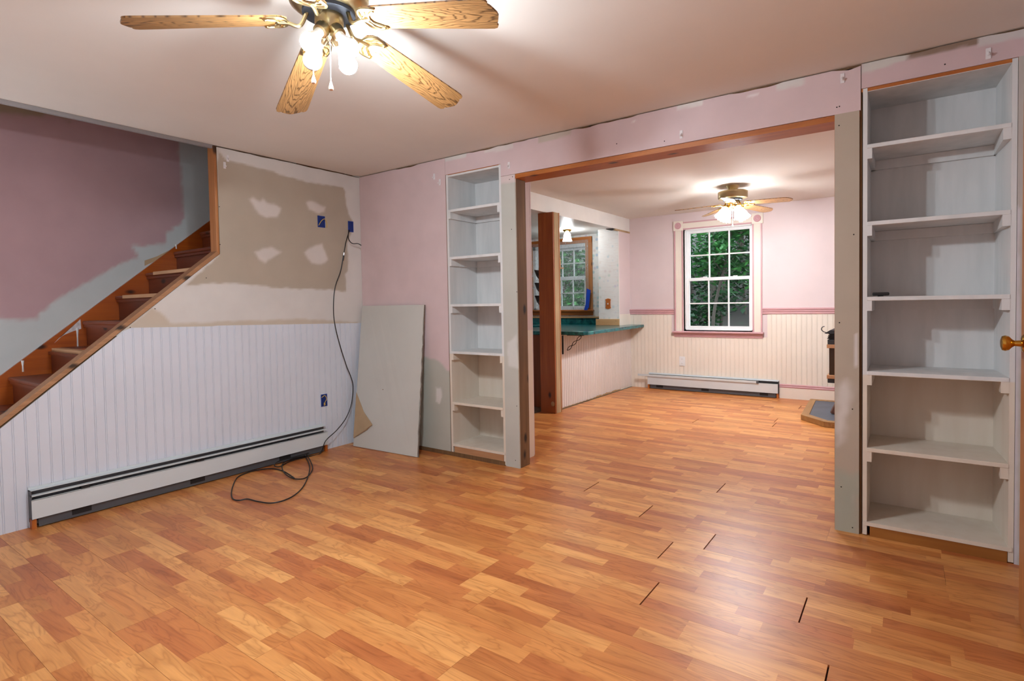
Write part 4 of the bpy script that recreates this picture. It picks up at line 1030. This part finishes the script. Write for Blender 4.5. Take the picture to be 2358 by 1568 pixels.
for k in range(4): obj('cooling_fin', B().box(x0-.004+.004*k, x0+.56, 6.0, 6.44, .762+k*.014, .768+k*.014), M['castiron'], sv)
obj('collar', B().box(x0+.02, x0+.55, 6.02, 6.42, .755, .815), M['iron'], sv)
obj('top_plate', B().prism([(x0-.028, .812), (x0+.60, .812), (x0+.56, .845), (x0+.02, .845)], 1, 5.98, 6.47), M['castiron'], sv)
obj('lid_hook', B().tube(smooth_path([(x0-.016, 6.1, .815), (x0-.045, 6.1, .825), (x0-.062, 6.1, .845), (x0-.055, 6.1, .868), (x0-.036, 6.1, .876)], 5), .0042, 6), M['iron'], sv, smooth=True)
for dx_ in (.03, .42):
    for yy in (6.03, 6.42):
        obj('leg', B().tube(smooth_path([(x0+dx_+.03, yy, .053), (x0+dx_+.035, yy, .09), (x0+dx_+.07, yy, .2), (x0+dx_+.08, yy, .36)], 4), [.042, .042, .040, .037, .034, .031, .028, .026, .024, .023, .022, .022, .022], 8), wood('brown_stove_leg', (70, 38, 28), (92, 52, 38), 2, 20, .4, False), sv, smooth=True)

# ================================================================== OUTDOORS
gd = bmesh.new(); gv = []
for j in range(24):
    row = []
    for i in range(30):
        X_, Y_ = -26+36*i/29, 7.3+34*j/23
        Z_ = -.55+max(0, (Y_-9))*.30+.12*math.sin(X_*1.1)+.1*math.sin(Y_*1.7+X_)
        row.append(gd.verts.new((X_, Y_, Z_)))
    gv.append(row)
for j in range(23):
    for i in range(29): gd.faces.new([gv[j][i], gv[j][i+1], gv[j+1][i+1], gv[j+1][i]])
tag(obj('forest_ground', gd, M['ground'], smooth=True), 'leaf covered forest floor rising behind the house', kind='structure')
def leaves(n, centre, rad, size, seed, lo_tone=0., hi_tone=1.):
    rg = np.random.default_rng(seed)
    d_ = rg.normal(size=(n, 3)); d_ /= np.linalg.norm(d_, axis=1)[:, None]
    P = np.array(centre)+d_*np.array(rad)*(rg.random((n, 1))**.45)
    # clumps along a few flat sprays
    P[:, 2] += .12*np.sin(P[:, 0]*5+seed)
    V = np.zeros((n, 4, 3)); a = rg.random(n)*2*PI; tl = rg.normal(0, .45, n); s_ = size*(.6+.8*rg.random(n))
    ux = np.stack([np.cos(a), np.sin(a), tl], 1); ux /= np.linalg.norm(ux, axis=1)[:, None]
    vx = np.stack([-np.sin(a), np.cos(a), rg.normal(0, .5, n)], 1); vx /= np.linalg.norm(vx, axis=1)[:, None]
    V[:, 0] = P; V[:, 1] = P+ux*(s_*.5)[:, None]+vx*(s_*.28)[:, None]; V[:, 2] = P+ux*s_[:, None]; V[:, 3] = P+ux*(s_*.5)[:, None]-vx*(s_*.28)[:, None]
    return V.reshape(-1, 3), rg.uniform(lo_tone, hi_tone, n)
def tree(name, label, x, y, h, crowns, tr_r, seed, size=.11, tone=(0, 1)):
    z0 = -.6+max(0, y-9)*.30
    t = thing(name, label, 'tree', (x, y, z0), 'trees outside the windows')
    rg = random.Random(seed)
    path = smooth_path([(x, y, z0), (x+rg.uniform(-.1, .1), y, z0+h*.35), (x+rg.uniform(-.25, .25), y+.1, z0+h*.7), (x+rg.uniform(-.4, .4), y, z0+h)], 5)
    obj('trunk', B().tube(path, [tr_r*(1-.6*i/(len(path)-1)) for i in range(len(path))], 8), M['bark'], t, smooth=True)
    VV, TT = [], []
    for i, (cx_, cy_, cz_, rx, ry, rz, n) in enumerate(crowns):
        v, q = leaves(n, (x+cx_, y+cy_, z0+cz_), (rx, ry, rz), size, seed*31+i, *tone); VV.append(v); TT.append(q)
        a_ = Vector(path[len(path)//2]); e_ = Vector((x+cx_, y+cy_, z0+cz_))
        obj('branch', B().tube([a_, a_.lerp(e_, .5)+Vector((0, 0, -.05)), e_], [tr_r*.45, tr_r*.3, tr_r*.12], 6), M['bark'], t, smooth=True)
    V = np.concatenate(VV)-np.array((x, y, z0)); n = len(V)//4; me = bpy.data.meshes.new('foliage')
    me.from_pydata(V.tolist(), [], np.arange(n*4).reshape(n, 4).tolist())
    at = me.attributes.new('tone', 'FLOAT', 'FACE'); at.data.foreach_set('value', np.concatenate(TT).astype(np.float32))
    me.materials.append(M['leaf']); o = bpy.data.objects.new('foliage', me); COL.objects.link(o); o.parent = t; o['kind'] = 'stuff'
TL = [('leafy_sapling', 'bright leafy sapling close outside the dining window', -2.6, 9.6, 3.6, [(-.2, 0, 2.5, .8, .6, .45, 900), (.6, .1, 2.9, .7, .6, .4, 800), (.2, .3, 2.1, .8, .5, .35, 600)], .035, 1, .12, (.35, 1)),
      ('leafy_sapling', 'leafy sapling right of centre outside the dining window', -3.0, 11.2, 4.2, [(.6, 0, 3.1, .9, .7, .5, 900), (-.4, .2, 3.4, .9, .7, .5, 900), (.3, .1, 2.5, .7, .5, .3, 500)], .04, 2, .13, (.3, 1)),
      ('forest_tree', 'dark slim tree further back behind the dining window saplings', -4.6, 14.5, 7., [(0, 0, 3.6, 1.4, 1., .8, 1400), (.8, 0, 4.5, 1.4, 1., .8, 1200), (-.8, .3, 2.7, 1., .8, .5, 700)], .08, 3, .15, (.1, .8)),
      ('forest_tree', 'straight grey trunk in the woods seen through the lower dining panes', -3.6, 13., 7., [(.3, 0, 4.2, 1.3, 1., .7, 1200), (-.4, .2, 3.3, .9, .8, .5, 800)], .07, 4, .14, (.1, .9)),
      ('undergrowth_shrub', 'low green shrub at the bottom right of the dining window view', -2.15, 9.4, 1.2, [(.1, 0, .75, .45, .4, .3, 350), (.3, .2, .6, .4, .4, .25, 250)], .02, 5, .12, (.2, .9)),
      ('forest_tree', 'leaning thin tree low left in the dining window view', -4.0, 12., 5., [(-.6, .2, 3.0, 1., .8, .5, 800), (-.2, 0, 3.9, 1.1, .9, .6, 900)], .05, 6, .13, (.1, .9)),
      ('forest_tree', 'dense green tree behind the kitchen window', -7.2, 12., 5.5, [(0, 0, 2.6, 1.4, 1., .9, 1500), (-.8, .2, 3.6, 1.3, 1., .8, 1300), (.9, 0, 3.5, 1.2, 1., .8, 1100), (.3, -.2, 1.7, 1., .8, .5, 700)], .07, 7, .14, (.2, .9)),
      ('leafy_sapling', 'pale sapling near the kitchen window', -6.1, 10.4, 3.5, [(0, 0, 2.1, .8, .6, .5, 800), (-.4, .2, 2.9, .8, .6, .5, 700), (.2, 0, 1.3, .6, .5, .3, 400)], .035, 8, .12, (.3, 1)),
      ('forest_tree', 'large tree filling the woods between the two windows', -6.4, 17., 8., [(0, 0, 3.5, 2., 1.3, 1., 1700), (1.2, 0, 4.6, 1.8, 1.3, 1., 1500), (-1.2, 0, 4.6, 1.8, 1.3, 1., 1500)], .11, 9, .18, (0, .7)),
      ('forest_tree', 'far tree at the right of the dining window view', -2.6, 16., 8., [(0, 0, 3.8, 1.9, 1.3, 1., 1600), (-1., 0, 4.8, 1.6, 1.2, 1., 1300), (.5, 0, 2.6, 1.4, 1., .6, 900)], .1, 10, .17, (0, .7)),
      ('forest_tree', 'far tree behind the kitchen window foliage', -10.5, 17., 8., [(0, 0, 3.6, 2.2, 1.4, 1.1, 1800), (1.4, 0, 4.6, 1.8, 1.3, 1., 1400), (-1.2, 0, 2.6, 1.6, 1., .7, 1000)], .11, 11, .18, (0, .7))]
# lower crowns to fill the woods behind the saplings
TL += [('undergrowth_shrub', 'dense shrub low in the woods left in the dining window view', -3.5, 10.6, 1.6, [(0, 0, .9, .7, .5, .5, 700), (.5, .2, 1.2, .6, .5, .4, 500)], .025, 12, .12, (0, .7)),
       ('undergrowth_shrub', 'tall dark shrub in the middle of the dining window view', -3.0, 13.4, 2.4, [(0, 0, 1.2, 1., .7, .7, 1000), (-.9, .2, 1.0, .9, .6, .6, 800), (.9, .2, 1.1, .9, .6, .6, 800)], .03, 13, .13, (0, .6)),
       ('forest_tree', 'dark hemlock deep in the woods behind the dining window', -4.4, 19., 9., [(0, 0, 2.0, 2.4, 1.4, 1.5, 2200), (1.8, 0, 2.6, 2., 1.3, 1.4, 1800), (-1.8, 0, 2.6, 2., 1.3, 1.4, 1800), (0, 0, 4.6, 2.6, 1.4, 1.3, 2000)], .12, 14, .2, (0, .6)),
       ('undergrowth_shrub', 'bushy shrub low behind the kitchen window', -6.6, 11.2, 1.8, [(0, 0, 1., .9, .6, .6, 900), (-.8, .3, 1.1, .8, .6, .5, 700)], .03, 15, .12, (.1, .9)),
       ('forest_tree', 'dark hemlock deep in the woods behind the kitchen window', -11., 20., 9., [(0, 0, 2.4, 2.6, 1.4, 1.7, 2200), (2., 0, 3.0, 2.2, 1.3, 1.5, 1800), (-1.8, 0, 3.4, 2., 1.3, 1.4, 1500)], .12, 16, .2, (0, .6))]
for a_ in TL: tree(*a_)
